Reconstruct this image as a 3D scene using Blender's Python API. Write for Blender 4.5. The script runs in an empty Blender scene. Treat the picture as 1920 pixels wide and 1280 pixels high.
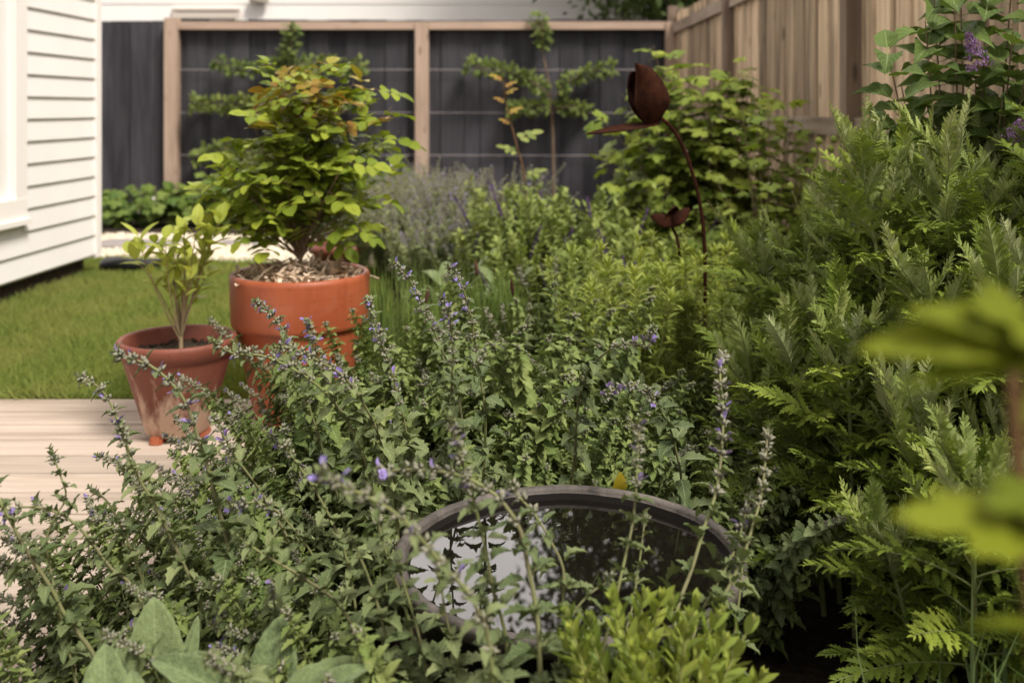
import bpy, math, random
import numpy as np
from mathutils import Matrix, Vector
R = math.radians
SC = bpy.context.scene
COL = SC.collection

# ------------------------------------------------------------------ camera
F = 1867.0; HZ = 203.0; CX = 960.0; EYE = 1.0          # photo pixels
cd = bpy.data.cameras.new('camera'); cam = bpy.data.objects.new('camera', cd); COL.objects.link(cam)
cam.location = (0, 0, EYE); cam.rotation_euler = (R(90), 0, 0)
cd.lens = 35.0; cd.sensor_width = 36.0; cd.shift_y = -(640 - HZ) / 1920.0
cd.clip_start = 0.05; cd.clip_end = 300
cd.dof.use_dof = True; cd.dof.focus_distance = 1.8; cd.dof.aperture_fstop = 3.8
SC.camera = cam
# ------------------------------------------------------------------ light
SUN_EL, SUN_AZ = 54, 136        # azimuth from +Y, clockwise: behind-left of the camera
world = bpy.data.worlds.new('World'); SC.world = world; world.use_nodes = True
wn = world.node_tree; wn.nodes.clear()
sky = wn.nodes.new('ShaderNodeTexSky'); sky.sky_type = 'NISHITA'; sky.sun_disc = False
sky.sun_elevation = R(SUN_EL); sky.sun_rotation = R(SUN_AZ); sky.dust_density = 6.0; sky.ozone_density = 1.0; sky.air_density = 1.0
hs = wn.nodes.new('ShaderNodeHueSaturation'); hs.inputs['Saturation'].default_value = 0.22
tn = wn.nodes.new('ShaderNodeMix'); tn.data_type = 'RGBA'; tn.blend_type = 'MULTIPLY'; tn.inputs['Factor'].default_value = 1.0
tn.inputs['B'].default_value = (1.06, 0.99, 0.92, 1)
bg = wn.nodes.new('ShaderNodeBackground'); bg.inputs['Strength'].default_value = 0.084
wo = wn.nodes.new('ShaderNodeOutputWorld')
oc = wn.nodes.new('ShaderNodeMix'); oc.data_type = 'RGBA'; oc.inputs['Factor'].default_value = 0.6; oc.inputs['B'].default_value = (9.0, 8.6, 8.9, 1)   # cloud cover, with a bright patch added ahead to lift the water reflection
gm = wn.nodes.new('ShaderNodeTexCoord'); dp = wn.nodes.new('ShaderNodeVectorMath'); dp.operation = 'DOT_PRODUCT'; dp.inputs[1].default_value = (-.30, .86, .42)
mx_ = wn.nodes.new('ShaderNodeMath'); mx_.operation = 'MAXIMUM'; mx_.inputs[1].default_value = 0
pw_ = wn.nodes.new('ShaderNodeMath'); pw_.operation = 'POWER'; pw_.inputs[1].default_value = 2.5
ad_ = wn.nodes.new('ShaderNodeMath'); ad_.operation = 'MULTIPLY_ADD'; ad_.inputs[1].default_value = 2.4; ad_.inputs[2].default_value = 0.8
cn = wn.nodes.new('ShaderNodeTexNoise'); cn.inputs['Scale'].default_value = 3.0; cn.inputs['Detail'].default_value = 6
cm_ = wn.nodes.new('ShaderNodeMath'); cm_.operation = 'MULTIPLY_ADD'; cm_.inputs[1].default_value = 0.7; cm_.inputs[2].default_value = 0.65
ml_ = wn.nodes.new('ShaderNodeMath'); ml_.operation = 'MULTIPLY'
cl_ = wn.nodes.new('ShaderNodeVectorMath'); cl_.operation = 'SCALE'; cl_.inputs[0].default_value = (8.8, 8.5, 9.7)
wn.links.new(gm.outputs['Generated'], dp.inputs[0]); wn.links.new(dp.outputs['Value'], mx_.inputs[0]); wn.links.new(mx_.outputs[0], pw_.inputs[0]); wn.links.new(pw_.outputs[0], ad_.inputs[0])
wn.links.new(gm.outputs['Generated'], cn.inputs['Vector']); wn.links.new(cn.outputs['Fac'], cm_.inputs[0]); wn.links.new(ad_.outputs[0], ml_.inputs[0]); wn.links.new(cm_.outputs[0], ml_.inputs[1])
wn.links.new(ml_.outputs[0], cl_.inputs['Scale']); wn.links.new(cl_.outputs[0], oc.inputs['B'])
wn.links.new(sky.outputs[0], oc.inputs['A']); wn.links.new(oc.outputs['Result'], hs.inputs['Color']); wn.links.new(hs.outputs[0], tn.inputs['A'])
wn.links.new(tn.outputs['Result'], bg.inputs['Color']); wn.links.new(bg.outputs[0], wo.inputs['Surface'])
sd = bpy.data.lights.new('sun', 'SUN'); sun = bpy.data.objects.new('sun', sd); COL.objects.link(sun)
sd.energy = 2.9; sd.angle = R(16); sd.color = (1.0, 0.93, 0.84)
_a, _e = R(SUN_AZ), R(SUN_EL)
sdir = Vector((math.sin(_a) * math.cos(_e), math.cos(_a) * math.cos(_e), math.sin(_e)))
sun.rotation_euler = (-sdir).to_track_quat('-Z', 'Y').to_euler(); sun.location = sdir * 30
SC.view_settings.view_transform = 'Standard'; SC.view_settings.look = 'None'
SC.view_settings.gamma = 1.0; SC.view_settings.exposure = 0.72; SC.view_settings.use_curve_mapping = False
SC.render.engine = 'CYCLES'
cy = SC.cycles; cy.max_bounces = 7; cy.diffuse_bounces = 4; cy.glossy_bounces = 3; cy.transmission_bounces = 5
cy.transparent_max_bounces = 4; cy.caustics_reflective = False; cy.caustics_refractive = False
cy.use_denoising = True; cy.sample_clamp_indirect = 6.0

def at(px, py, d):
    return np.array([(px - CX) / F * d, d, EYE - (py - HZ) / F * d])
def lin(c):
    return tuple(((v / 255) / 12.92 if v / 255 <= 0.04045 else ((v / 255 + 0.055) / 1.055) ** 2.4) for v in c)

# ------------------------------------------------------------------ materials
def newmat(name):
    m = bpy.data.materials.new(name); m.use_nodes = True
    nt = m.node_tree; b = nt.nodes['Principled BSDF']; o = nt.nodes['Material Output']
    return m, nt, b, o
def N(nt, t, **k):
    n = nt.nodes.new(t)
    for a, v in k.items(): setattr(n, a, v)
    return n
def mixc(nt, fac, a, b, mode='MIX'):
    n = N(nt, 'ShaderNodeMix', data_type='RGBA', blend_type=mode)
    for s, v in (('Factor', fac), ('A', a), ('B', b)):
        if hasattr(v, 'is_linked') or hasattr(v, 'links'): nt.links.new(v, n.inputs[s])
        elif s == 'Factor': n.inputs[s].default_value = v
        else: n.inputs[s].default_value = (*v[:3], 1)
    return n.outputs['Result']
def math_(nt, op, a, b=None, c=None):
    n = N(nt, 'ShaderNodeMath', operation=op)
    for i, v in enumerate((a, b, c)):
        if v is None: continue
        if hasattr(v, 'links'): nt.links.new(v, n.inputs[i])
        else: n.inputs[i].default_value = v
    return n.outputs[0]
def ramp(nt, fac, lo, hi, a=(0, 0, 0), b=(1, 1, 1)):
    n = N(nt, 'ShaderNodeValToRGB'); n.color_ramp.elements[0].position = lo; n.color_ramp.elements[1].position = hi
    n.color_ramp.elements[0].color = (*a, 1); n.color_ramp.elements[1].color = (*b, 1)
    nt.links.new(fac, n.inputs[0]); return n.outputs[0]
def noise(nt, vec, scale, detail=4, rough=0.6):
    n = N(nt, 'ShaderNodeTexNoise'); n.inputs['Scale'].default_value = scale; n.inputs['Detail'].default_value = detail
    n.inputs['Roughness'].default_value = rough
    if vec is not None: nt.links.new(vec, n.inputs['Vector'])
    return n.outputs['Fac']
def mapping(nt, out, scale=(1, 1, 1), loc=None):
    n = N(nt, 'ShaderNodeMapping'); n.inputs['Scale'].default_value = scale
    nt.links.new(out, n.inputs['Vector'])
    return n.outputs[0]
def bump(nt, h, strength, dist, b):
    n = N(nt, 'ShaderNodeBump'); n.inputs['Strength'].default_value = strength; n.inputs['Distance'].default_value = dist
    nt.links.new(h, n.inputs['Height']); nt.links.new(n.outputs[0], b.inputs['Normal']); return n

def leafmat(name, c1, c2, under, transl=0.3, rough=0.55, veins=0.0, vein_n=7, sheen=0.0, spec=0.12, patch=None, fuzz=0.0, objvar=0.25):
    """c1/c2: range over single leaves; under: paler underside; veins follow the leaf's own UV"""
    m, nt, b, o = newmat(name)
    g = N(nt, 'ShaderNodeNewGeometry'); oi = N(nt, 'ShaderNodeObjectInfo'); tc = N(nt, 'ShaderNodeTexCoord')
    col = mixc(nt, g.outputs['Random Per Island'], c1, c2)
    if patch:
        n = noise(nt, tc.outputs['Object'], patch[1], 3)
        col = mixc(nt, ramp(nt, n, 0.42, 0.62), col, patch[0])
    v = math_(nt, 'MULTIPLY_ADD', oi.outputs['Random'], objvar, 1 - objvar / 2)
    hsv = N(nt, 'ShaderNodeHueSaturation'); nt.links.new(v, hsv.inputs['Value'])
    h = math_(nt, 'MULTIPLY_ADD', oi.outputs['Random'], -0.02, 0.51); nt.links.new(h, hsv.inputs['Hue'])
    nt.links.new(col, hsv.inputs['Color']); col = hsv.outputs[0]
    if veins > 0:
        uv = N(nt, 'ShaderNodeSeparateXYZ'); nt.links.new(tc.outputs['UV'], uv.inputs[0])
        au = math_(nt, 'ABSOLUTE', math_(nt, 'SUBTRACT', uv.outputs[0], 0.5))
        mid = math_(nt, 'LESS_THAN', au, 0.025)
        ph = math_(nt, 'SUBTRACT', math_(nt, 'MULTIPLY', uv.outputs[1], float(vein_n)), math_(nt, 'MULTIPLY', au, vein_n * 0.75))
        fr = math_(nt, 'FRACT', ph)
        sv = math_(nt, 'LESS_THAN', math_(nt, 'ABSOLUTE', math_(nt, 'SUBTRACT', fr, 0.5)), 0.07)
        vv = math_(nt, 'MAXIMUM', mid, math_(nt, 'MULTIPLY', sv, 0.6))
        col = mixc(nt, math_(nt, 'MULTIPLY', vv, veins), col, tuple(min(1, x * 1.9 + 0.02) for x in under))
        hb = math_(nt, 'SUBTRACT', math_(nt, 'ABSOLUTE', math_(nt, 'SUBTRACT', fr, 0.5)), math_(nt, 'MULTIPLY', mid, 0.0))
        hb = math_(nt, 'MINIMUM', hb, math_(nt, 'MULTIPLY', au, 6.0))
        bn = bump(nt, hb, 0.5, 0.002, b)
    if fuzz > 0:
        nn = noise(nt, tc.outputs['Object'], 140, 4, 0.7)
        col = mixc(nt, ramp(nt, nn, 0.4, 0.7), col, tuple(min(1, x * 1.35) for x in c2))
        bump(nt, nn, fuzz, 0.003, b)
    col2 = mixc(nt, g.outputs['Backfacing'], col, mixc(nt, 0.6, col, under))
    nt.links.new(col2, b.inputs['Base Color'])
    b.inputs['Roughness'].default_value = rough; b.inputs['Specular IOR Level'].default_value = spec
    if sheen: b.inputs['Sheen Weight'].default_value = sheen; b.inputs['Sheen Roughness'].default_value = 0.4
    if transl > 0:
        t = N(nt, 'ShaderNodeBsdfTranslucent'); mx = N(nt, 'ShaderNodeMixShader'); mx.inputs[0].default_value = transl
        tcx = mixc(nt, 1.0, col, (1.15, 1.2, 0.5), 'MULTIPLY'); nt.links.new(tcx, t.inputs['Color'])
        nt.links.new(b.outputs[0], mx.inputs[1]); nt.links.new(t.outputs[0], mx.inputs[2]); nt.links.new(mx.outputs[0], o.inputs['Surface'])
    return m
def plain(name, c, rough=0.7, var=None, scale=20, bumpd=0.0, metal=0.0, spec=0.15, stretch=(1, 1, 1)):
    m, nt, b, o = newmat(name); tc = N(nt, 'ShaderNodeTexCoord')
    b.inputs['Roughness'].default_value = rough; b.inputs['Metallic'].default_value = metal
    b.inputs['Specular IOR Level'].default_value = spec
    if var:
        n = noise(nt, mapping(nt, tc.outputs['Object'], stretch), scale, 5, 0.65)
        col = mixc(nt, ramp(nt, n, 0.35, 0.68), c, var); nt.links.new(col, b.inputs['Base Color'])
        if bumpd: bump(nt, n, 0.8, bumpd, b)
    else: b.inputs['Base Color'].default_value = (*c, 1)
    return m
def woodmat(name, c1, c2, dark, axis, grain=30, knots=True, rough=0.8, var=0.35, bumpd=0.002, stain=None):
    """axis = board length axis; island random varies each board"""
    m, nt, b, o = newmat(name); tc = N(nt, 'ShaderNodeTexCoord'); g = N(nt, 'ShaderNodeNewGeometry')
    s = [grain, grain, grain]; s[axis] = grain * 0.045
    off = N(nt, 'ShaderNodeVectorMath', operation='ADD')
    cmb = N(nt, 'ShaderNodeCombineXYZ'); rr = math_(nt, 'MULTIPLY', g.outputs['Random Per Island'], 37.0)
    for i in range(3): nt.links.new(rr, cmb.inputs[i])
    nt.links.new(tc.outputs['Object'], off.inputs[0]); nt.links.new(cmb.outputs[0], off.inputs[1])
    mp = mapping(nt, off.outputs[0], s)
    n1 = noise(nt, mp, 1.0, 6, 0.65)
    col = mixc(nt, ramp(nt, n1, 0.3, 0.72), c1, c2)
    s2 = [7, 7, 7]; s2[axis] = 0.9
    n2 = noise(nt, mapping(nt, off.outputs[0], s2), 1.0, 4, 0.6)
    col = mixc(nt, math_(nt, 'MULTIPLY', ramp(nt, n2, 0.46, 0.66), 0.75), col, dark)
    if knots:
        vo = N(nt, 'ShaderNodeTexVoronoi'); s3 = [9, 9, 9]; s3[axis] = 2.6
        nt.links.new(mapping(nt, off.outputs[0], s3), vo.inputs['Vector']); vo.inputs['Scale'].default_value = 1.0
        col = mixc(nt, math_(nt, 'MULTIPLY', ramp(nt, vo.outputs['Distance'], 0.07, 0.16, (1, 1, 1), (0, 0, 0)), 0.7), col, tuple(x * 0.5 for x in dark))
    hv = N(nt, 'ShaderNodeHueSaturation'); nt.links.new(col, hv.inputs['Color'])
    nt.links.new(math_(nt, 'MULTIPLY_ADD', g.outputs['Random Per Island'], var, 1 - var / 2), hv.inputs['Value'])
    nt.links.new(hv.outputs[0], b.inputs['Base Color']); b.inputs['Roughness'].default_value = rough
    b.inputs['Specular IOR Level'].default_value = 0.08
    if bumpd: bump(nt, n1, 0.6, bumpd, b)
    return m

M = {}
M['catmint'] = leafmat('catmint_leaf', (.082, .115, .042), (.165, .198, .085), (.22, .25, .14), .12, .55, .35, 6, objvar=.35)
M['catmint_fresh'] = leafmat('catmint_fresh_leaf', (.095, .145, .034), (.205, .25, .082), (.23, .27, .13), .14, .55, .35, 6, objvar=.35)
M['catmint_far'] = leafmat('catmint_far_leaf', (.17, .21, .085), (.28, .32, .16), (.30, .31, .24), .25, .7)
M['catstem'] = plain('catmint_stem', (.20, .23, .085), .6, (.15, .13, .08), 9)
M['calyx'] = leafmat('catmint_calyx', (.17, .21, .090), (.28, .31, .155), (.3, .27, .25), .15, .7)
M['violet'] = leafmat('catmint_flower', (.23, .17, .50), (.40, .32, .68), (.40, .32, .66), .3, .6)
M['tansy'] = leafmat('yarrow_leaf', (.098, .150, .018), (.20, .255, .040), (.27, .31, .12), .13, .5, objvar=.65)
M['tansyyoung'] = leafmat('yarrow_young_leaf', (.16, .22, .045), (.31, .36, .12), (.40, .43, .25), .2, .6, objvar=.4)
M['tansystem'] = plain('yarrow_stem', (.17, .22, .07), .6, (.26, .27, .13), 20)
M['lime'] = leafmat('goldenrod_leaf', (.165, .22, .038), (.29, .335, .075), (.34, .36, .16), .3, .5)
M['limestem'] = plain('goldenrod_stem', (.26, .28, .09), .6)
M['lamb'] = leafmat('lambs_ear_leaf', (.095, .135, .055), (.14, .18, .08), (.20, .24, .14), .1, .9, .22, 9, sheen=.18, fuzz=.9)
M['box'] = leafmat('hebe_leaf', (.15, .205, .032), (.29, .335, .068), (.30, .33, .12), .25, .45)
M['rose'] = leafmat('rose_leaf', (.16, .22, .022), (.33, .375, .042), (.26, .29, .10), .3, .45, .2, 6)
M['rosered'] = leafmat('rose_young_leaf', (.26, .13, .035), (.32, .28, .045), (.26, .15, .06), .3, .45)
M['small'] = leafmat('small_shrub_leaf', (.24, .29, .04), (.42, .45, .085), (.42, .44, .16), .35, .45, .2, 6)
M['currant'] = leafmat('currant_leaf', (.12, .175, .025), (.30, .35, .06), (.27, .31, .12), .3, .5, .2, 5)
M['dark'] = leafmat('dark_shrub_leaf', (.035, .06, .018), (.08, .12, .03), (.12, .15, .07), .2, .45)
M['lilac'] = leafmat('lilac_leaf', (.06, .10, .022), (.105, .155, .035), (.16, .20, .09), .2, .55, .35, 6, spec=.12)
M['lilacflower'] = leafmat('lilac_flower', (.17, .09, .22), (.34, .22, .42), (.28, .18, .36), .2, .6)
M['apple'] = leafmat('apple_leaf', (.10, .145, .04), (.23, .28, .08), (.27, .30, .15), .3, .5)
M['groundleaf'] = leafmat('ground_cover_leaf', (.06, .115, .022), (.15, .21, .045), (.2, .24, .1), .25, .5)
M['white'] = plain('white_petal', (.78, .76, .68), .6)
M['grassblade'] = leafmat('lawn_blade', (.09, .145, .032), (.26, .31, .085), (.22, .26, .06), .3, .5, patch=((.25, .265, .085), 2.6))
M['sedge'] = leafmat('sedge_blade', (.08, .13, .035), (.15, .21, .07), (.17, .22, .1), .25, .4)
M['chive'] = leafmat('chive_blade', (.10, .165, .035), (.20, .26, .07), (.2, .25, .1), .25, .45)
M['salvia'] = leafmat('salvia_flower', (.05, .025, .12), (.12, .05, .2), (.1, .05, .15), .1, .7)
M['brownbud'] = plain('brown_seed_head', (.055, .025, .018), .9, (.10, .05, .03), 120, .002)
M['fore'] = leafmat('fore_leaf', (.075, .11, .006), (.14, .17, .010), (.13, .155, .02), .25, .6, .2, 6)
M['bark'] = plain('bark', (.13, .085, .055), .9, (.22, .17, .12), 40, .004, stretch=(1, 1, .3))
M['twig'] = plain('pale_twig', (.30, .23, .14), .8, (.20, .15, .08), 60)
M['redtwig'] = plain('red_twig', (.14, .065, .035), .7, (.18, .12, .05), 30)
M['terracotta'] = None
M['soil'] = plain('soil', (.022, .016, .012), 1.0, (.06, .045, .03), 35, .02)
M['deck'] = woodmat('deck_wood', (.45, .38, .32), (.33, .27, .22), (.22, .175, .14), 0, 45, var=.26, bumpd=.001)
M['palewood'] = woodmat('pale_timber', (.50, .38, .30), (.38, .28, .215), (.26, .18, .13), 2, 40, var=.12)
M['palewoodx'] = woodmat('pale_rail_timber', (.50, .38, .30), (.40, .29, .225), (.30, .21, .16), 0, 40, var=.12)
M['fencewood'] = woodmat('weathered_paling', (.60, .46, .315), (.28, .205, .14), (.12, .09, .062), 2, 30, var=1.0, bumpd=.003)
M['gapshade'] = woodmat('gap_shade_timber', (.10, .075, .055), (.06, .045, .034), (.035, .026, .02), 2, 30)  # back palings: shade of the fence gaps painted into the timber colour
M['raily'] = woodmat('weathered_rail', (.42, .34, .27), (.28, .22, .165), (.15, .11, .085), 1, 36, var=.2, bumpd=.003)
M['postdark'] = woodmat('weathered_post', (.26, .20, .155), (.17, .125, .095), (.11, .08, .06), 2, 36, var=.2, bumpd=.003)
M['darkpaling'] = woodmat('charcoal_paling', (.046, .045, .052), (.072, .070, .079), (.028, .027, .032), 2, 30, var=.45, knots=False, bumpd=.002)
M['paint'] = plain('white_paint', (.79, .77, .745), .55, (.75, .73, .705), 2.5)
M['paint2'] = plain('white_trim_paint', (.82, .78, .74), .5)
M['farpaint'] = plain('neighbour_paint', (.88, .86, .83), .6, (.86, .84, .81), 1.5)
M['glassdark'] = plain('window_glass', (.30, .26, .22), .12, (.20, .17, .14), 1.5, spec=.8)
M['rooft'] = plain('roof_metal', (.35, .35, .36), .5)
M['blackplastic'] = plain('black_plastic', (.012, .012, .013), .4)
M['wire'] = plain('galvanised_wire', (.42, .38, .38), .5, metal=.3)
M['stone'] = plain('stepping_stone', (.30, .27, .26), .9, (.22, .2, .19), 15, .003)
M['gravel'] = leafmat('gravel_stone', (.66, .57, .45), (.82, .75, .64), (.5, .45, .38), 0, .9, objvar=0)
M['gravelbase'] = plain('gravel_base', (.42, .35, .28), 1.0, (.62, .55, .45), 90, .01)
M['mulch'] = leafmat('straw_mulch', (.50, .37, .25), (.80, .66, .50), (.4, .3, .2), .0, .9, objvar=0)
M['lawnbase'] = plain('lawn_soil', (.06, .085, .02), 1.0, (.10, .12, .03), 9)

def terracotta(name, c1, c2, stain=0.0, rough=.5, zlo=0, zhi=.25):
    m, nt, b, o = newmat(name); tc = N(nt, 'ShaderNodeTexCoord')
    n1 = noise(nt, mapping(nt, tc.outputs['Object'], (1, 1, .5)), 9, 5, .6)
    col = mixc(nt, ramp(nt, n1, .3, .75), c1, c2)
    n3 = noise(nt, mapping(nt, tc.outputs['Object'], (26, 26, 2.2)), 1, 4, .6)       # vertical water marks
    col = mixc(nt, math_(nt, 'MULTIPLY', ramp(nt, n3, .5, .72), .28), col, tuple(x * .6 for x in c1))
    n4 = noise(nt, tc.outputs['Object'], 5.5, 6, .7)
    col = mixc(nt, math_(nt, 'MULTIPLY', ramp(nt, n4, .52, .7), .10), col, (.55, .36, .27))          # lime bloom
    n5 = noise(nt, tc.outputs['Object'], 70, 3, .6); col = mixc(nt, math_(nt, 'MULTIPLY', ramp(nt, n5, .64, .70), .5), col, tuple(x * .35 for x in c1))
    if stain:
        sx = N(nt, 'ShaderNodeSeparateXYZ'); nt.links.new(tc.outputs['Object'], sx.inputs[0])
        n2 = noise(nt, mapping(nt, tc.outputs['Object'], (30, 30, 7)), 1, 5, .65)
        band = ramp(nt, sx.outputs[2], zlo, zhi, (1, 1, 1), (0, 0, 0))
        f = math_(nt, 'MULTIPLY', ramp(nt, math_(nt, 'MULTIPLY_ADD', band, .38, n2), .68, .86), stain)
        col = mixc(nt, f, col, (.58, .42, .32))
    nt.links.new(col, b.inputs['Base Color'])
    b.inputs['Roughness'].default_value = rough; b.inputs['Specular IOR Level'].default_value = .45
    bump(nt, noise(nt, mapping(nt, tc.outputs['Object'], (4, 4, 60)), 1, 4), .25, .003, b)
    return m
M['terra_big'] = terracotta('glazed_terracotta', (.30, .070, .027), (.38, .100, .040), rough=.45)
M['terra_small'] = terracotta('weathered_terracotta', (.15, .043, .026), (.21, .062, .037), .9, .6, .02, .24)
M['terra_dark'] = terracotta('dark_terracotta', (.16, .045, .03), (.20, .06, .04))
def rustmat():
    m, nt, b, o = newmat('rusted_steel'); tc = N(nt, 'ShaderNodeTexCoord')
    n = noise(nt, tc.outputs['Object'], 45, 8, .75)
    n2 = noise(nt, tc.outputs['Object'], 9, 4, .6)
    col = mixc(nt, ramp(nt, n, .35, .7), (.014, .0055, .0035), (.046, .0145, .0065))
    col = mixc(nt, math_(nt, 'MULTIPLY', ramp(nt, n2, .5, .7), .5), col, (.03, .013, .01))
    nt.links.new(col, b.inputs['Base Color']); b.inputs['Roughness'].default_value = .9; b.inputs['Specular IOR Level'].default_value = .06
    bump(nt, n, .8, .002, b); return m
M['rust'] = rustmat()
def tubmat():
    m, nt, b, o = newmat('old_rubber_tub'); tc = N(nt, 'ShaderNodeTexCoord')
    n = noise(nt, tc.outputs['Object'], 22, 6, .7)
    n2 = noise(nt, tc.outputs['Object'], 6, 4, .6)
    col = mixc(nt, ramp(nt, n, .35, .68), (.03, .026, .023), (.085, .072, .062))
    col = mixc(nt, math_(nt, 'MULTIPLY', ramp(nt, n2, .48, .60), .8), col, (.14, .12, .105))
    nt.links.new(col, b.inputs['Base Color']); b.inputs['Roughness'].default_value = .62
    bump(nt, n, .9, .006, b); return m
M['tub'] = tubmat()
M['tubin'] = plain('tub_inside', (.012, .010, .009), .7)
def watermat():
    m, nt, b, o = newmat('still_water'); tc = N(nt, 'ShaderNodeTexCoord')
    b.inputs['Base Color'].default_value = (.006, .005, .004, 1); b.inputs['Roughness'].default_value = .015
    b.inputs['IOR'].default_value = 1.5; b.inputs['Specular IOR Level'].default_value = 1.0
    vo = N(nt, 'ShaderNodeTexNoise'); vo.inputs['Scale'].default_value = 260; vo.inputs['Detail'].default_value = 1
    nt.links.new(tc.outputs['Object'], vo.inputs['Vector'])
    dust = ramp(nt, vo.outputs['Fac'], .76, .80)
    nt.links.new(mixc(nt, math_(nt, 'MULTIPLY', dust, .5), (.006, .005, .004), (.25, .23, .18)), b.inputs['Base Color'])
    n = noise(nt, tc.outputs['Object'], 5, 2, .5); bump(nt, n, .05, .004, b)
    return m
M['water'] = watermat()

# ------------------------------------------------------------------ mesh builder
class MB:
    def __init__(s): s.V = []; s.Q = []; s.T = []; s.UV = []; s.mq = []; s.mt = []; s.n = 0
    def add(s, V, Q=None, T=None, UV=None, mat=0):
        V = np.asarray(V, float)
        s.V.append(V); s.UV.append(UV if UV is not None else np.zeros((len(V), 2)))
        if Q is not None and len(Q): s.Q.append(np.asarray(Q) + s.n); s.mq.append(np.full(len(Q), mat))
        if T is not None and len(T): s.T.append(np.asarray(T) + s.n); s.mt.append(np.full(len(T), mat))
        s.n += len(V)
    def leaf(s, tpl, p, f, up, L, mat=0, W=1.0):
        f = np.asarray(f, float); f = f / (np.linalg.norm(f) + 1e-9)
        u = np.asarray(up, float); n = u - (u @ f) * f; k = np.linalg.norm(n)
        if k < 1e-4: n = np.array([f[1], -f[0], .1]); n = n - (n @ f) * f; k = np.linalg.norm(n)
        n /= k; sd_ = np.cross(f, n)
        V = tpl[0]
        P = p + L * (np.outer(V[:, 0] * W, sd_) + np.outer(V[:, 1], f) + np.outer(V[:, 2], n))
        s.add(P, tpl[1], tpl[2], tpl[3], mat)
    def tube(s, pts, r, sides=6, mat=0, cap=False):
        pts = np.asarray(pts, float); m = len(pts)
        r = np.broadcast_to(np.asarray(r, float), (m,)) if np.ndim(r) == 0 else np.asarray(r, float)
        t = np.gradient(pts, axis=0); t /= np.linalg.norm(t, axis=1)[:, None] + 1e-9
        a = np.array([0, 0, 1.]) if abs(t[0, 2]) < .9 else np.array([1., 0, 0])
        ns = []
        n = np.cross(t[0], a); n /= np.linalg.norm(n)
        for i in range(m):
            n = n - (n @ t[i]) * t[i]; n /= np.linalg.norm(n) + 1e-9; ns.append(n)
        ns = np.array(ns); bs = np.cross(t, ns)
        an = np.linspace(0, 2 * math.pi, sides, endpoint=False)
        V = pts[:, None, :] + r[:, None, None] * (np.cos(an)[None, :, None] * ns[:, None, :] + np.sin(an)[None, :, None] * bs[:, None, :])
        V = V.reshape(-1, 3)
        Q = []
        for i in range(m - 1):
            for j in range(sides):
                k = (j + 1) % sides
                Q.append((i * sides + j, i * sides + k, (i + 1) * sides + k, (i + 1) * sides + j))
        T = []
        if cap:
            V = np.vstack([V, pts[0], pts[-1]]); a0 = m * sides
            for j in range(sides):
                k = (j + 1) % sides
                T.append((a0, k, j)); T.append((a0 + 1, (m - 1) * sides + j, (m - 1) * sides + k))
        s.add(V, Q, T, None, mat)
    def box(s, lo, hi, mat=0):
        x0, y0, z0 = lo; x1, y1, z1 = hi
        V = [(x0, y0, z0), (x1, y0, z0), (x1, y1, z0), (x0, y1, z0), (x0, y0, z1), (x1, y0, z1), (x1, y1, z1), (x0, y1, z1)]
        s.add(V, [(0, 3, 2, 1), (4, 5, 6, 7), (0, 1, 5, 4), (1, 2, 6, 5), (2, 3, 7, 6), (3, 0, 4, 7)], None, None, mat)
    def lathe(s, prof, seg=64, mat=0, c=(0, 0, 0), wob=None):
        prof = np.asarray(prof, float); m = len(prof); an = np.linspace(0, 2 * math.pi, seg, endpoint=False)
        V = np.zeros((m, seg, 3))
        w = np.ones(seg) if wob is None else wob(an)
        V[:, :, 0] = prof[:, 0][:, None] * np.cos(an) * w + c[0]; V[:, :, 1] = prof[:, 0][:, None] * np.sin(an) * w + c[1]
        V[:, :, 2] = prof[:, 1][:, None] + c[2]
        Q = [(i * seg + j, i * seg + (j + 1) % seg, (i + 1) * seg + (j + 1) % seg, (i + 1) * seg + j) for i in range(m - 1) for j in range(seg)]
        s.add(V.reshape(-1, 3), Q, None, None, mat)
    def mesh(s, name, mats, smooth=True):
        me = bpy.data.meshes.new(name)
        V = np.vstack(s.V); UV = np.vstack(s.UV)
        Q = np.vstack(s.Q) if s.Q else np.zeros((0, 4), int); T = np.vstack(s.T) if s.T else np.zeros((0, 3), int)
        loops = np.concatenate([Q.ravel(), T.ravel()]).astype(np.int32)
        starts = np.concatenate([np.arange(len(Q)) * 4, len(Q) * 4 + np.arange(len(T)) * 3]).astype(np.int32)
        mi = np.concatenate([np.concatenate(s.mq) if s.mq else np.zeros(0), np.concatenate(s.mt) if s.mt else np.zeros(0)]).astype(np.int32)
        me.vertices.add(len(V)); me.vertices.foreach_set('co', V.astype(np.float32).ravel())
        me.loops.add(len(loops)); me.loops.foreach_set('vertex_index', loops)
        me.polygons.add(len(starts)); me.polygons.foreach_set('loop_start', starts)
        me.polygons.foreach_set('material_index', mi)
        me.polygons.foreach_set('use_smooth', np.full(len(starts), smooth))
        uvl = me.uv_layers.new(name='UVMap'); uvl.data.foreach_set('uv', UV[loops].astype(np.float32).ravel())
        me.update(calc_edges=True)
        for m in (mats if isinstance(mats, (list, tuple)) else [mats]): me.materials.append(m)
        return me
    def build(s, name, mats, parent=None, loc=None, smooth=True):
        return link(name, s.mesh(name, mats, smooth), parent, loc)
def link(name, me, parent=None, loc=None, mw=None):
    o = bpy.data.objects.new(name, me); COL.objects.link(o)
    if parent: o.parent = parent
    if loc is not None: o.location = loc
    if mw is not None: o.matrix_basis = mw
    return o
def tag(o, label=None, cat=None, group=None, kind=None):
    if label: o['label'] = label
    if cat: o['category'] = cat
    if group: o['group'] = group
    if kind: o['kind'] = kind
    return o
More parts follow.
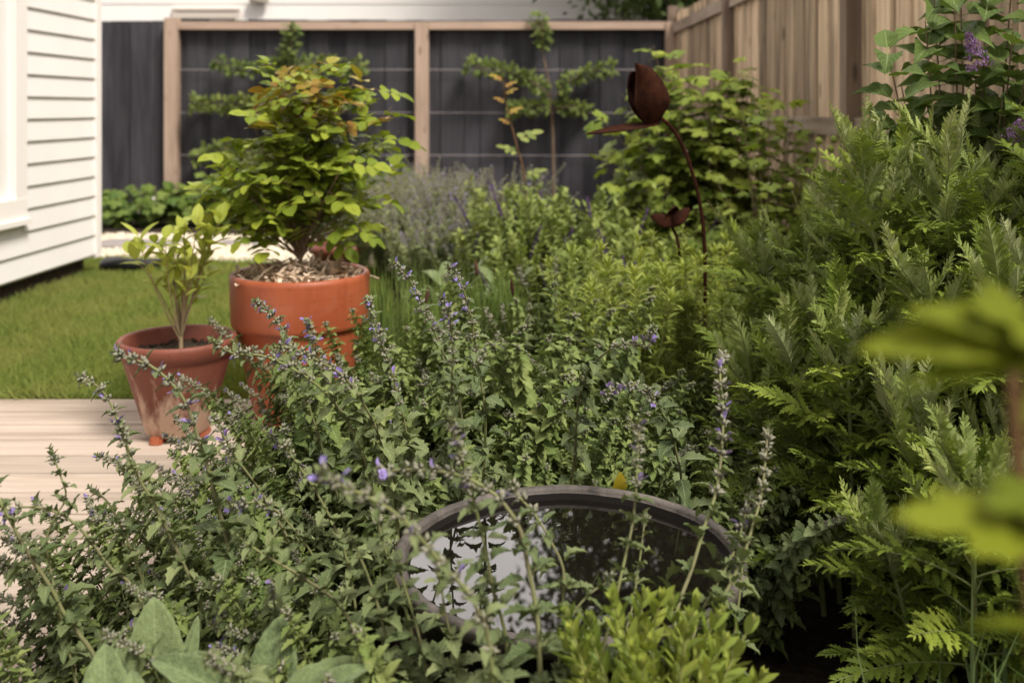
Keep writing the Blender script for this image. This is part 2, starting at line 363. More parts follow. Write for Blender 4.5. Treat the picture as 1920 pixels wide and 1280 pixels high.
def thing(name, loc, label, cat, group=None):
    o = bpy.data.objects.new(name, None); COL.objects.link(o); o.location = tuple(float(v) for v in loc); o.empty_display_size = .05
    return tag(o, label, cat, group)

# ------------------------------------------------------------------ leaf templates (x across, y along, z up; unit length)
def blade(W=.5, n=8, cols=3, prof=None, fold=.3, curl=.5, teeth=0., rip=0., seed=0, skew=.5):
    rg = np.random.default_rng(seed)
    t = np.linspace(0, 1, n + 1)
    prof = prof or (lambda t: np.sin(math.pi * t ** .75) ** .8)
    w = W / 2 * np.clip(prof(np.clip(t, .001, .999)), .015, None)
    a = curl * (t - .15); ds = 1 / n
    y = np.concatenate([[0], np.cumsum(np.cos(a[:-1]) * ds)]); z = -np.concatenate([[0], np.cumsum(np.sin(a[:-1]) * ds)])
    us = np.linspace(-1, 1, cols); V = []; UV = []
    for i in range(n + 1):
        tf = (1 - teeth) if (i % 2 == 0) else 1.0
        r = rip * rg.normal(size=cols)
        for j, u in enumerate(us):
            ww = w[i] * (tf if abs(u) > .9 else 1)
            back = -teeth * skew * ds * 1.6 * (abs(u) > .9) * (i % 2 == 1) * -1
            V.append((u * ww * math.cos(fold * abs(u)), y[i] + back, z[i] + abs(u) * ww * math.sin(fold) + (r[j] * ww if 0 < i < n else 0)))
            UV.append((.5 + u / 2, t[i]))
    Q = [(i * cols + j, i * cols + j + 1, (i + 1) * cols + j + 1, (i + 1) * cols + j) for i in range(n) for j in range(cols - 1)]
    return np.array(V), np.array(Q), None, np.array(UV)
def lobed(seed=0, lobes=5, depth=.35, cup=.15, toothy=.08):
    rg = np.random.default_rng(seed); m = 30
    th = np.linspace(-math.pi * .86, math.pi * .86, m); V = [(0, .0, 0), (0, .42, 0)]; UV = [(.5, 0), (.5, .42)]
    for i, a in enumerate(th):
        k = math.cos(a * lobes / 2 / .86 * .86 * 1.0)
        r = .52 * (1 - depth * (1 - abs(math.cos(a * 2.35 / 1.0)) ** .8)) * (1 + .12 * math.cos(a)) * (1 + toothy * (1 if i % 2 else -1))
        x, y = r * math.sin(a), .42 + r * math.cos(a)
        V.append((x, y, -cup * (r * 2) ** 2 * .5 + rg.normal() * .015)); UV.append((.5 + x, y))
    T = [(1, i + 3, i + 2) for i in range(m - 1)] + [(0, 2, 1), (0, 1, m + 1)]
    return np.array(V), None, np.array(T), np.array(UV)
p_ov = lambda t: np.sin(math.pi * t ** .62) ** .75
p_lan = lambda t: np.sin(math.pi * t ** .85) ** 1.1
p_ell = lambda t: np.sin(math.pi * t ** .9) ** .6
p_heart = lambda t: np.clip(1.25 * np.sin(math.pi * np.clip(t + .03, 0, 1) ** .5) ** .9 * (1 - .25 * t), 0, 1)
p_gr = lambda t: (1 - t ** 2.5) * .9 + .05
T_cat = [blade(.78, 8, 3, p_ov, .35 + .1 * k, .5 + .25 * k, .24, .08, k) for k in range(4)]
T_rose = [blade(.74, 6, 3, p_ell, .22, .35 + .15 * k, .08, .03, k) for k in range(3)]
T_lan = [blade(.23, 5, 3, p_lan, .35, .35 + .3 * k, .0, .02, k) for k in range(4)]
T_ell = [blade(.42, 5, 3, p_ell, .25, .2 + .25 * k, 0, .02, k) for k in range(3)]
T_box = [blade(.38, 4, 3, p_ell, .3, -.15 + .15 * k, 0, .02, k) for k in range(3)]
T_lil = [blade(.72, 10, 7, p_heart, .28 + .08 * k, .35 + .3 * k, 0, .06, k) for k in range(4)]
T_lamb = [blade(.37 + .04 * (k % 3), 16, 9, lambda t: np.sin(math.pi * t ** .78) ** .62, .25 + .12 * (k % 4), .3 + .28 * k, .05, .05, k) for k in range(5)]
T_lob = [lobed(k, 5, .42, .1 + .12 * k) for k in range(4)]
T_simple = [blade(.55, 3, 3, p_ell, .3, .4, 0, .05, k) for k in range(2)]
T_grass = [blade(.05, 6, 3, p_gr, .3, .5 + .5 * k, 0, 0, k) for k in range(4)]
T_pin = [blade(.31, 11, 3, lambda t: np.sin(math.pi * t ** .7) ** .7, .3, .25 + .3 * k, .52, .04, k, 1.0) for k in range(3)]
T_petal = [blade(.55, 3, 3, p_ell, .4, .6, 0, 0, 0)]
_o = np.array([(0, 0, 0), (.3, .4, 0), (0, .4, .3), (-.3, .4, 0), (0, .4, -.3), (0, 1, 0)], float)
T_blob = (_o, None, np.array([(0, 2, 1), (0, 3, 2), (0, 4, 3), (0, 1, 4), (5, 1, 2), (5, 2, 3), (5, 3, 4), (5, 4, 1)]), np.zeros((6, 2)))

def unit(v): v = np.asarray(v, float); return v / (np.linalg.norm(v) + 1e-9)
def bez(a, b, c, n=10):
    t = np.linspace(0, 1, n)[:, None]; return (1 - t) ** 2 * a + 2 * t * (1 - t) * b + t * t * c
def spline(pts, n=24):
    """Catmull-Rom through pts, resampled evenly"""
    P = np.asarray(pts, float); P = np.vstack([2 * P[0] - P[1], P, 2 * P[-1] - P[-2]]); out = []
    for i in range(1, len(P) - 2):
        for t in np.linspace(0, 1, 8, endpoint=False):
            out.append(.5 * ((2 * P[i]) + (-P[i - 1] + P[i + 1]) * t + (2 * P[i - 1] - 5 * P[i] + 4 * P[i + 1] - P[i + 2]) * t * t + (-P[i - 1] + 3 * P[i] - 3 * P[i + 1] + P[i + 2]) * t ** 3))
    out.append(P[-2]); out = np.array(out)
    L = np.concatenate([[0], np.cumsum(np.linalg.norm(np.diff(out, axis=0), axis=1))])
    q = np.linspace(0, L[-1], n); return np.stack([np.interp(q, L, out[:, k]) for k in range(3)], 1)
def sampler(path):
    L = np.concatenate([[0], np.cumsum(np.linalg.norm(np.diff(path, axis=0), axis=1))])
    def f(s):
        p = np.array([np.interp(s, L, path[:, k]) for k in range(3)]); e = .01
        q = np.array([np.interp(min(s + e, L[-1]), L, path[:, k]) for k in range(3)]); r = np.array([np.interp(max(s - e, 0), L, path[:, k]) for k in range(3)])
        return p, unit(q - r)
    return f, L[-1]
def perp(t):
    a = np.cross(t, (0, 0, 1.)) if abs(t[2]) < .95 else np.cross(t, (1., 0, 0)); a = unit(a); return a, np.cross(t, a)

# ------------------------------------------------------------------ setting
def quad(name, mat, x0, x1, y0, y1, z):
    m = MB(); m.add([(x0, y0, z), (x1, y0, z), (x1, y1, z), (x0, y1, z)], [(0, 1, 2, 3)]); return tag(m.build(name, mat, smooth=False), kind='structure')
g = quad('ground', M['soil'], -60, 60, -30, 90, -.05)
def edge_x(y):   # left edge of the garden bed
    return float(np.interp(y, [0, 3.43, 4.2, 5.2, 6.2, 7.2, 8.2], [-.52, -.52, -.55, -.68, -.88, -.95, -1.0]))
# lawn sheet
ys = np.linspace(3.43, 6.75, 14)
m = MB(); V = []
for y in ys: V += [(-4.2, y, -.012), (edge_x(y), y, -.012)]
m.add(V, [(2 * i, 2 * i + 1, 2 * i + 3, 2 * i + 2) for i in range(len(ys) - 1)]); tag(m.build('lawn', M['lawnbase']), kind='structure')
def path_near(x): return float(np.interp(x, [-4, -2.6, -1.6, -.8, 0], [6.62, 6.6, 6.45, 6.15, 6.05]))
def path_far(x): return float(np.interp(x, [-4, -2.6, -1.6, -.8, 0], [8.0, 7.9, 7.75, 7.4, 7.2]))
m = MB(); xs = np.linspace(-4.2, -.55, 14); V = []
for x in xs: V += [(x, path_near(x), -.004), (x, path_far(x), -.004)]
m.add(V, [(2 * i, 2 * i + 2, 2 * i + 3, 2 * i + 1) for i in range(len(xs) - 1)]); tag(m.build('gravel_path', M['gravelbase']), kind='structure')
rg = np.random.default_rng(5)
def batch(tpl, P, Fd, U, L):
    """many transformed copies of a template at once"""
    Fd = Fd / np.linalg.norm(Fd, axis=1)[:, None]; n = U - np.sum(U * Fd, 1)[:, None] * Fd; n /= np.linalg.norm(n, axis=1)[:, None] + 1e-9
    S = np.cross(Fd, n); V = tpl[0]; k = len(V); c = len(P)
    W = P[:, None, :] + L[:, None, None] * (V[None, :, 0, None] * S[:, None, :] + V[None, :, 1, None] * Fd[:, None, :] + V[None, :, 2, None] * n[:, None, :])
    off = (np.arange(c) * k)[:, None, None]
    Q = (tpl[1][None] + off).reshape(-1, 4) if tpl[1] is not None else None
    T = (tpl[2][None] + off).reshape(-1, 3) if tpl[2] is not None else None
    return W.reshape(-1, 3), Q, T, np.tile(tpl[3], (c, 1))
# gravel stones
n = 9000; x = rg.uniform(-4, -.6, n); y = np.array([rg.uniform(path_near(a), path_far(a)) for a in x])
dome = (np.array([(0, 1, 0), (.9, 0, 0), (0, 0, .9), (-.9, 0, 0), (0, 0, -.9), (.2, -.6, .1)], float), None,
        np.array([(0, 2, 1), (0, 3, 2), (0, 4, 3), (0, 1, 4), (5, 1, 2), (5, 2, 3), (5, 3, 4), (5, 4, 1)]), np.zeros((6, 2)))
m = MB(); fd = rg.normal(size=(n, 3)) + 1e-3
m.add(*batch(dome, np.stack([x, y, rg.uniform(.0, .008, n)], 1), fd, rg.normal(size=(n, 3)), rg.uniform(.006, .014, n)))
tag(m.build('gravel', M['gravel'], smooth=False), 'pale crushed gravel covering the garden path', 'gravel', kind='stuff')
for i, (sx, sy, w, l, lab) in enumerate([(-2.75, 7.3, .30, .2, 'grey paving slab set in the gravel beside the house corner'), (-1.95, 7.35, .20, .12, 'grey paving slab set in the gravel left of the potted rose')]):
    m = MB(); V = []
    for k in range(16):
        a = k / 16 * 2 * math.pi; rr = 1 / (abs(math.cos(a)) ** 6 + abs(math.sin(a)) ** 6) ** (1 / 6) * (1 + .03 * math.sin(3 * a + i))
        V.append((rr * w * math.cos(a), rr * l * math.sin(a), .018))
    V2 = [(a * 1.01, b * 1.01, -.02) for a, b, c in V]
    m.add(V + V2 + [(0, 0, .019)], [(k, 16 + k, 16 + (k + 1) % 16, (k + 1) % 16) for k in range(16)], [(32, k, (k + 1) % 16) for k in range(16)])
    tag(m.build('stepping_stone', M['stone'], None, (sx, sy, 0), smooth=False), lab, 'stepping stone', 'stepping stones in the gravel')
# lawn blades
n = 90000; x = rg.uniform(-3.4, -.5, n); y = 3.44 + (rg.uniform(0, 1, n) ** 1.15) * 3.25
k = np.array([x[i] < edge_x(y[i]) + .05 and y[i] < path_near(x[i]) + .03 for i in range(n)]); x, y = x[k], y[k]; n = len(x)
az = rg.uniform(0, 2 * math.pi, n); tl = rg.uniform(.15, 1.6, n)
fd = np.stack([np.cos(az) * tl, np.sin(az) * tl, np.ones(n)], 1)
bl = blade(.11, 2, 3, p_gr, .3, .7)
clump = .75 + .5 * np.sin(x * 5.1 + 2 * np.sin(y * 3)) * np.sin(y * 4.3)
m = MB(); m.add(*batch(bl, np.stack([x, y, np.full(n, -.014)], 1), fd, np.stack([np.cos(az + 1.5), np.sin(az + 1.5), np.zeros(n)], 1), rg.uniform(.03, .07, n) * (.7 + .4 * clump)))
tag(m.build('lawn_grass', M['grassblade']), 'mown green lawn grass between the timber deck and gravel path', 'grass', kind='stuff')

# deck
m = MB(); y = 3.426; rr = random.Random(3)
while y > .2:
    y1 = y - .128
    xs = [-4.6, rr.uniform(-3, -1.6), -.52] if rr.random() < .3 else [-4.6, -.52]
    for a, b in zip(xs, xs[1:]):
        x0, x1 = a + .0015, b - .0015; z0, z1 = -.035, rr.uniform(-.0006, .0006); e = .003
        prof = [(y1, z0), (y1, z1 - e), (y1 + e, z1), (y - e, z1), (y, z1 - e), (y, z0)]
        V = [(x0, p, q) for p, q in prof] + [(x1, p, q) for p, q in prof]
        m.add(V, [(k, k + 1, 7 + k, 6 + k)[::-1] for k in range(5)] + [(0, 1, 4, 5), (1, 2, 3, 4)] + [(6, 11, 10, 7), (7, 10, 9, 8)])
    y -= .139
tag(m.build('deck', M['deck'], smooth=False), kind='structure')

# weatherboard house on the left
def weatherboards(mb, p0, p1, z0, z1, pitch, lap=.018, mat=0, off=0., openings=()):
    """boards along p0->p1 (2D), outward normal to the right of the direction"""
    d = np.array([p1[0] - p0[0], p1[1] - p0[1]]); L = np.linalg.norm(d); d /= L; nn = np.array([d[1], -d[0]])
    z = z0
    while z < z1 - .01:
        zt = min(z + pitch + .01, z1)
        spans = [(0, L)]
        for (a, b, c, e) in openings:
            if z + pitch > c and z < e: spans = [q for s_ in spans for q in ((s_[0], min(s_[1], a)), (max(s_[0], b), s_[1])) if q[1] > q[0] + .005]
        for a, b in spans:
            P = []
            for s_ in (a, b):
                q = np.array(p0) + d * s_
                for o_, zz in ((0, z), (lap, z), (lap * .98, z + .004), (.004, zt), (0, zt)):
                    P.append((q[0] + nn[0] * o_, q[1] + nn[1] * o_, zz))
            mb.add(P, [(k, k + 1, 6 + k, 5 + k) for k in range(4)], [(0, 2, 1), (0, 3, 2), (0, 4, 3), (5, 6, 7), (5, 7, 8), (5, 8, 9)], None, mat)
        z += pitch
hx, hy = -2.545, 6.09                      # far corner
a = .040
def wallx(y): return hx - a * (hy - y)
near = -1.0
dirn = unit((hx - wallx(near), hy - near, 0))[:2]
house = thing('house', (hx, hy, 0), 'white weatherboard house with a framed window standing beside the lawn', 'house')
hl = np.array([hx, hy])
def hp(s_, o_=0.):    # s along the wall back from the corner, o outward
    q = hl - dirn * s_ + np.array([dirn[1], -dirn[0]]) * o_; return q
m = MB(); Lw = (hy - near)
m_open = [(0, 0, 0, 0)]
Ls = np.linalg.norm(hl - hp(Lw)); s0, s1 = .865, 3.0    # window span from corner
weatherboards(m, hp(Lw), hp(.02), .115, 3.0, .1185, openings=[(Lw - s1 - .01, Lw - s0 + .01, .42, 2.3)])
q0, q1 = hp(Lw), hp(.0)
m2 = MB()
m2.add([(q0[0], q0[1], .1), (q1[0], q1[1], .1), (q1[0], q1[1], 3), (q0[0], q0[1], 3)], [(0, 1, 2, 3)])
m2.add([(hx, hy, .1), (hx - 5, hy + .2, .1), (hx - 5, hy + .2, 3), (hx, hy, 3)], [(0, 1, 2, 3)])
w_ = m.build('wall', M['paint'], house, smooth=False); w_.location = (-hx, -hy, 0)
w_ = m2.build('back_wall', M['paint'], house, smooth=False); w_.location = (-hx, -hy, 0)
def hbox(mb, sa, sb, oa, ob, za, zb):
    P = []
    for z in (za, zb):
        for s_, o_ in ((sa, oa), (sb, oa), (sb, ob), (sa, ob)):
            q = hp(s_, o_); P.append((q[0] - hx, q[1] - hy, z))
    mb.add(P, [(0, 3, 2, 1), (4, 5, 6, 7), (0, 1, 5, 4), (1, 2, 6, 5), (2, 3, 7, 6), (3, 0, 4, 7)])
m = MB(); hbox(m, -.02, .045, -.05, .026, .095, 3.0); m.build('corner_trim', M['paint2'], house, smooth=False)
m = MB(); hbox(m, 0.1, Lw, -.08, -.03, -.05, .112); m.build('base_board', M['soil'], house, smooth=False)
win = MB(); hbox(win, s0, s0 + .11, -.03, .036, .42, 2.3); hbox(win, s0, s1, -.03, .038, .42, .53); hbox(win, s0, s1, -.03, .038, 2.2, 2.3); hbox(win, s1 - .1, s1, -.03, .036, .42, 2.3)
hbox(win, s0 - .015, s1, -.03, .055, .395, .424)
hbox(win, s0 + .112, s0 + .122, -.04, .02, .533, 2.19)
wo_ = win.build('window_frame', M['paint2'], house, smooth=False)
pn = MB(); hbox(pn, s0 + .118, s1 - .1, -.06, -.01, .53, 2.2); pn.build('pane', M['glassdark'], wo_, smooth=False)
m = MB()
q = [hp(-.45, .45), hp(Lw, .45), hp(Lw, -2.6), hp(-.45, -2.6), hp(Lw, -5.6), hp(-.45, -5.6)]
V = [(q[0][0] - hx, q[0][1] - hy, 2.95), (q[1][0] - hx, q[1][1] - hy, 2.95), (q[2][0] - hx, q[2][1] - hy, 4.0), (q[3][0] - hx, q[3][1] - hy, 4.0), (q[4][0] - hx, q[4][1] - hy, 2.95), (q[5][0] - hx, q[5][1] - hy, 2.95)]
V += [(a_, b_, c_ + .12) for a_, b_, c_ in V]
m.add(V, [(0, 3, 2, 1), (3, 5, 4, 2), (6, 7, 8, 9), (9, 8, 10, 11), (0, 1, 7, 6), (4, 5, 11, 10)], None)
m.build('roof', M['rooft'], house, smooth=False)

# neighbour's house beyond the back fence
nb = thing('neighbour_house', (0, 13, 0), 'cream weatherboard house rising behind the charcoal fence', 'house')
m = MB(); weatherboards(m, (-9, 0), (2.2, 0), .2, 3.2, .27, .014); m.build('wall', M['farpaint'], nb, smooth=False)
m = MB(); weatherboards(m, (2.2, .5), (7, .5), .2, 3.2, .27, .014); m.box((2.19, .02, 0), (2.215, .5, 3.2)); m.build('side_wall', M['farpaint'], nb, smooth=False)
m = MB(); m.box((1.32, -.05, 0), (1.44, .0, 3.2)); m.build('downpipe', M['paint2'], nb, smooth=False)
wf = MB(); cxw = (388 - CX) / F * 13
wf.box((cxw - .44, -.055, 2.27), (cxw + .44, -.017, 2.30)); wf.box((cxw - .44, -.045, 1.2), (cxw - .38, -.017, 2.268)); wf.box((cxw + .38, -.045, 1.2), (cxw + .44, -.017, 2.268)); wf.box((cxw - .4, -.04, 2.17), (cxw + .4, -.018, 2.265))
wfo = wf.build('window_frame', plain('window_trim', (.62, .56, .49), .6), nb, smooth=False)
m = MB(); m.box((cxw - .38, -.03, 1.25), (cxw + .38, -.016, 2.168)); m.build('pane', M['glassdark'], wfo, smooth=False)
m = MB(); m.add([(-9.4, -.06, 3.18), (7.4, -.06, 3.18), (7.4, 3.2, 4.1), (-9.4, 3.2, 4.1), (-9.4, -.06, 3.3), (7.4, -.06, 3.3), (7.4, 3.2, 4.22), (-9.4, 3.2, 4.22)], [(0, 1, 2, 3), (4, 7, 6, 5), (0, 4, 5, 1)])
m.build('roof', M['rooft'], nb, smooth=False)
lx = (488 - CX) / F * 12.96
m = MB(); m.lathe([(0, -.06), (.07, -.06), (.10, -.045), (.115, .0), (.10, .05), (.05, .06), (0, .06)], 24)
lt = tag(m.build('wall_light', plain('light_casing', (.66, .60, .52), .5), None, (lx, 12.9, 2.42)), 'round cream bulkhead light fixed on the neighbouring house wall', 'wall light')
lt.scale = (1.25, .6, 1)

# back fence --------------------------------------------------------
BF = 10.0
bf = thing('back_fence', (-.9, BF, 0), 'charcoal stained paling fence with pale timber posts, wires and top rail', 'fence')
def pal_panel(x0, x1, z1, name='paling_panel', seed=0, w=.2):
    rr = random.Random(seed); m = MB(); x = x0; i = 0
    while x < x1 - .02:
        xe = min(x + w, x1); off = 0 if i % 2 else .016
        m.box((x - (-.9) - .012 * (i % 2), .02 + off, -.05), (xe - (-.9) + .012 * (i % 2), .034 + off, z1 + rr.uniform(-.006, .012)))
        x = xe; i += 1
    return m.build(name, M['darkpaling'], bf, smooth=False)
post_x = [-3.40, -.90, 1.60]
pal_panel(-4.9, -3.46, 1.875, seed=1, w=.215)
pal_panel(-3.46, -.90, 1.885, seed=2); pal_panel(-.90, 1.62, 1.885, seed=4)
for i, xx in enumerate(post_x):
    m = MB(); w = .066; m.box((xx + .9 - w, -.085, -.05), (xx + .9 + w, .018, 1.90 if i == 0 else 1.86)); m.build('post', M['palewood'], bf, smooth=False)
for a_, b_ in ((-3.332, -.968), (-.832, 1.532)):
    m = MB(); m.box((a_ + .9, -.07, 1.785), (b_ + .9, .016, 1.862)); m.build('top_rail', M['palewoodx'], bf, smooth=False)
for z in (1.385, .955, .53):
    for a_, b_ in ((-3.33, -.97), (-.83, 1.53)):
        m = MB(); m.tube([(a_ + .9, -.03, z), ((a_ + b_) / 2 + .9, -.03, z - .004), (b_ + .9, -.03, z)], .0035, 6); m.build('wire', M['wire'], bf)
m = MB(); m.box((-2.5, -.045, -.05), (2.43, .015, .11)); m.build('plinth', M['darkpaling'], bf, smooth=False)

# side fence --------------------------------------------------------
FX = 1.62
sf = thing('side_fence', (FX, 5, 0), 'tall weathered timber paling fence running along the right side of the garden', 'fence')
posts_y = [9.93, 7.34, 4.66, 1.9, -.8]
for i, (ya, yb) in enumerate(zip(posts_y[1:], posts_y)):
    rr = random.Random(20 + i); m = MB(); y = ya; j = 0; top = 1.93
    while y < yb - .01:
        wf_ = rr.uniform(.135, .170); dz = rr.uniform(-.012, .012)
        # back paling
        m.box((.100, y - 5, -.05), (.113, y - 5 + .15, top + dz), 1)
        # front paling overlapping the gap
        m.box((.016, y - 5 + .095, -.05), (.050, min(y + .095 + wf_, yb) - 5, top + dz + .01))
        y += .21
    m.build('paling_panel', [M['fencewood'], M['gapshade']], sf, smooth=False)
for y in posts_y:
    m = MB(); m.box((-.055, y - 5, -.05), (.034, y - 5 + .10, 2.02)); 
    m.box((.0345, y - 5 - .01, -.05), (.12, y - 5 + .11, 2.0))
    m.build('post', M['postdark'], sf, smooth=False)
for i, (ya, yb) in enumerate(zip(posts_y[1:], posts_y)):
    for z0, z1 in ((.865, .955), (1.74, 1.84), (.12, .21)):
        m = MB(); m.box((-.022, ya - 5 + .102, z0), (.0155, yb - 5 - .002, z1)); m.build('rail', M['raily'], sf, smooth=False)

# ------------------------------------------------------------------ pots
def pot_profile_big():
    return [(0.0, 0), (.135, 0), (.144, .004), (.150, .03), (.190, .30), (.192, .305), (.215, .306), (.2205, .312), (.2245, .45), (.2235, .462), (.218, .468), (.208, .468), (.203, .462), (.200, .40), (.0, .40)]
big = np.array([(563 - CX) / F * 3.25, 3.25, 0.0])
bp = thing('terracotta_pot', big, 'large orange terracotta pot with a deep rim band on the deck edge', 'plant pot')
m = MB(); m.lathe(pot_profile_big()[:3] + [(.150, .03), (.2065, .30), (.2065, .306)], 72); m.build('body', M['terra_big'], bp)
m = MB(); m.lathe([(.2055, .300), (.215, .3015), (.218, .306), (.2205, .316), (.2245, .45), (.2235, .462), (.218, .468), (.208, .468), (.2025, .461), (.198, .38)], 72); m.build('rim', M['terra_big'], bp)
m = MB(); rr = np.random.default_rng(8); n = 900
m.lathe([(.2, .43), (.1, .45), (0, .455)], 30)
ra = np.sqrt(rr.uniform(0, 1, n)) * .195; an = rr.uniform(0, 6.28, n)
fd = np.stack([rr.normal(size=n), rr.normal(size=n), rr.uniform(-.35, .5, n)], 1)
strip = blade(.24, 2, 3, lambda t: np.ones_like(t) * .9, .5, .6)
m.add(*batch(strip, np.stack([ra * np.cos(an), ra * np.sin(an), .440 + rr.uniform(0, .022, n) + .035 * (1 - ra / .2)], 1), fd, np.tile([0, 0, 1.], (n, 1)), rr.uniform(.02, .07, n)))
m.build('mulch', M['mulch'], bp)
tagm = MB(); tagm.box((-.012, -.001, 0), (.012, .001, .075)); 
tl_ = tag(tagm.build('plant_tag', M['white'], None, (big[0] - .02, 3.17, .425), smooth=False), 'white plant tag stuck in the mulch of the large pot', 'plant tag'); tl_.rotation_euler = (R(-15), R(38), R(20))
sp = np.array([(333 - CX) / F * 3.05, 3.05, .018])
spo = thing('terracotta_pot', sp, 'smaller weathered terracotta pot with white lime stains near its base', 'plant pot')
m = MB(); m.lathe([(0, 0), (.088, 0), (.094, .004), (.163, .235)], 72); m.build('body', M['terra_small'], spo)
m = MB(); m.lathe([(.161, .232), (.170, .236), (.1765, .268), (.1765, .279), (.171, .284), (.163, .283), (.158, .277), (.152, .22), (.145, .2)], 72); m.build('rim', M['terra_small'], spo)
m = MB(); n = 260; ra = np.sqrt(rr.uniform(0, 1, n)) * .145; an = rr.uniform(0, 6.28, n)
m.lathe([(.153, .232), (.08, .24), (0, .243)], 30)
m.add(*batch(dome, np.stack([ra * np.cos(an), ra * np.sin(an), np.full(n, .238)], 1), rr.normal(size=(n, 3)), rr.normal(size=(n, 3)), rr.uniform(.004, .013, n)))
m.build('soil', M['soil'], spo)
for k in range(3):
    an = math.pi * (1.35 + k * .667)
    m = MB(); m.box((-.018, -.028, 0), (.018, .028, .017)); m.box((-.012, -.034, .001), (.012, -.0285, .025))
    o = m.build('pot_foot', M['terra_big'], None, (sp[0] + .075 * math.cos(an), sp[1] + .075 * math.sin(an), .0005), smooth=False)
    tag(o, 'small orange pot foot wedged under the stained terracotta pot', 'pot foot', 'pot feet under the stained terracotta pot')
m = MB(); pb = thing('terracotta_pot', (at(640, 470, 5.9)[0], 5.9, 0), 'low dark red pot half hidden behind the potted rose on the path', 'plant pot')
m.lathe([(0, 0), (.12, 0), (.17, .15), (.19, .151), (.195, .2), (.18, .2), (.17, .17), (0, .17)], 40); m.build('body', M['terra_dark'], pb)
# black drain at the corner of the house
dr = thing('drain_pipe', (hx + .15, hy + .02, 0), 'black plastic drain pipe lying on the grass at the house corner', 'drain pipe')
m = MB(); m.tube(spline([(-.12, .02, .03), (0, -.03, .05), (.1, 0, .04), (.22, .05, .035)], 14), .035, 12, cap=True); m.build('hose', M['blackplastic'], dr)
m = MB(); m.lathe([(0, 0), (.07, 0), (.07, .06), (.05, .075), (0, .075)], 20, c=(-.08, .06, 0)); m.build('outlet', M['blackplastic'], dr)

# ------------------------------------------------------------------ tub of water
TX, TY, TR, TZ = .092, 1.60, .281, .292
tub = thing('water_tub', (TX, TY, 0), 'round weathered grey tub with a thick rim, filled with still dark water', 'tub')
wob = lambda an: 1 + .010 * np.sin(2 * an + .4) + .006 * np.sin(5 * an) + .003 * np.sin(13 * an + 1) + .002 * np.sin(29 * an)
m = MB(); m.lathe([(.13, -.04), (.14, -.04), (TR - .10, TZ - .16), (TR - .03, TZ - .035)], 96, wob=wob); m.build('body', M['tubin'], tub)
m = MB(); prof = []
for k in range(13):
    t_ = k / 12 * math.pi
    prof.append((TR - .010 + .010 * math.cos(t_), TZ - .008 + .008 * math.sin(t_)))
m.lathe([(TR - .016, TZ - .034), (TR - .003, TZ - .021)] + prof + [(TR - .024, TZ - .014)], 96, wob=wob); m.build('rim', M['tub'], tub)
m = MB(); m.lathe([(TR - .0235, TZ - .010), (TR - .034, TZ - .05), (.18, -.03), (0, -.03)], 96, wob=wob); m.build('lining', M['tubin'], tub)
m = MB(); V = [(0, 0, TZ - .021)]
an = np.linspace(0, 2 * math.pi, 96, endpoint=False); w = wob(an)
V += [((TR - .0260) * w[i] * math.cos(an[i]), (TR - .0260) * w[i] * math.sin(an[i]), TZ - .021) for i in range(96)]
m.add(V, None, [(0, 1 + i, 1 + (i + 1) % 96) for i in range(96)]); m.build('water', M['water'], tub)

# ------------------------------------------------------------------ rusted steel flowers
fl = thing('garden_sculpture', (at(1322, 560, 2.9)[0], 2.92, 0), 'tall rusted steel flower with a cupped bud and one horizontal leaf', 'garden sculpture', 'rusted steel flowers')
fo = np.array(fl.location)
def shell(mb, cen, axis, side, L, W, cup, curl, n=14, c=9, th=.003, tipw=.02, skew=0., mat=0):
    """a cupped steel petal: axis = base->tip, side = across, cup bulges along axis x side"""
    axis = unit(axis); side = unit(side - (side @ axis) * axis); nn = np.cross(axis, side)
    G = []
    for i in range(n + 1):
        t = i / n; w = W / 2 * (math.sin(math.pi * min(1, t * .93 + .07) ** .85) ** .8 + tipw * (1 - t))
        for j in range(c):
            u = -1 + 2 * j / (c - 1)
            p = cen + axis * (L * t) + side * (u * w + skew * t * t * W) + nn * (cup * W * (1 - u * u) * math.sin(math.pi * t * .8 + .35) + curl * L * t * t)
            G.append(p)
    G = np.array(G); V = np.vstack([G, G - nn * th]); k = len(G); Q = []
    for i in range(n):
        for j in range(c - 1):
            a_ = i * c + j; q = (a_, a_ + 1, a_ + c + 1, a_ + c); Q.append(q); Q.append(tuple(x + k for x in q[::-1]))
    b_ = [i * c for i in range(n + 1)]; e_ = [i * c + c - 1 for i in range(n + 1)]
    for l in (b_, e_):
        for p_, q_ in zip(l, l[1:]): Q.append((p_, q_, q_ + k, p_ + k))
    for l in ([j for j in range(c)], [n * c + j for j in range(c)]):
        for p_, q_ in zip(l, l[1:]): Q.append((p_, q_, q_ + k, p_ + k))
    mb.add(V, Q, None, None, mat)
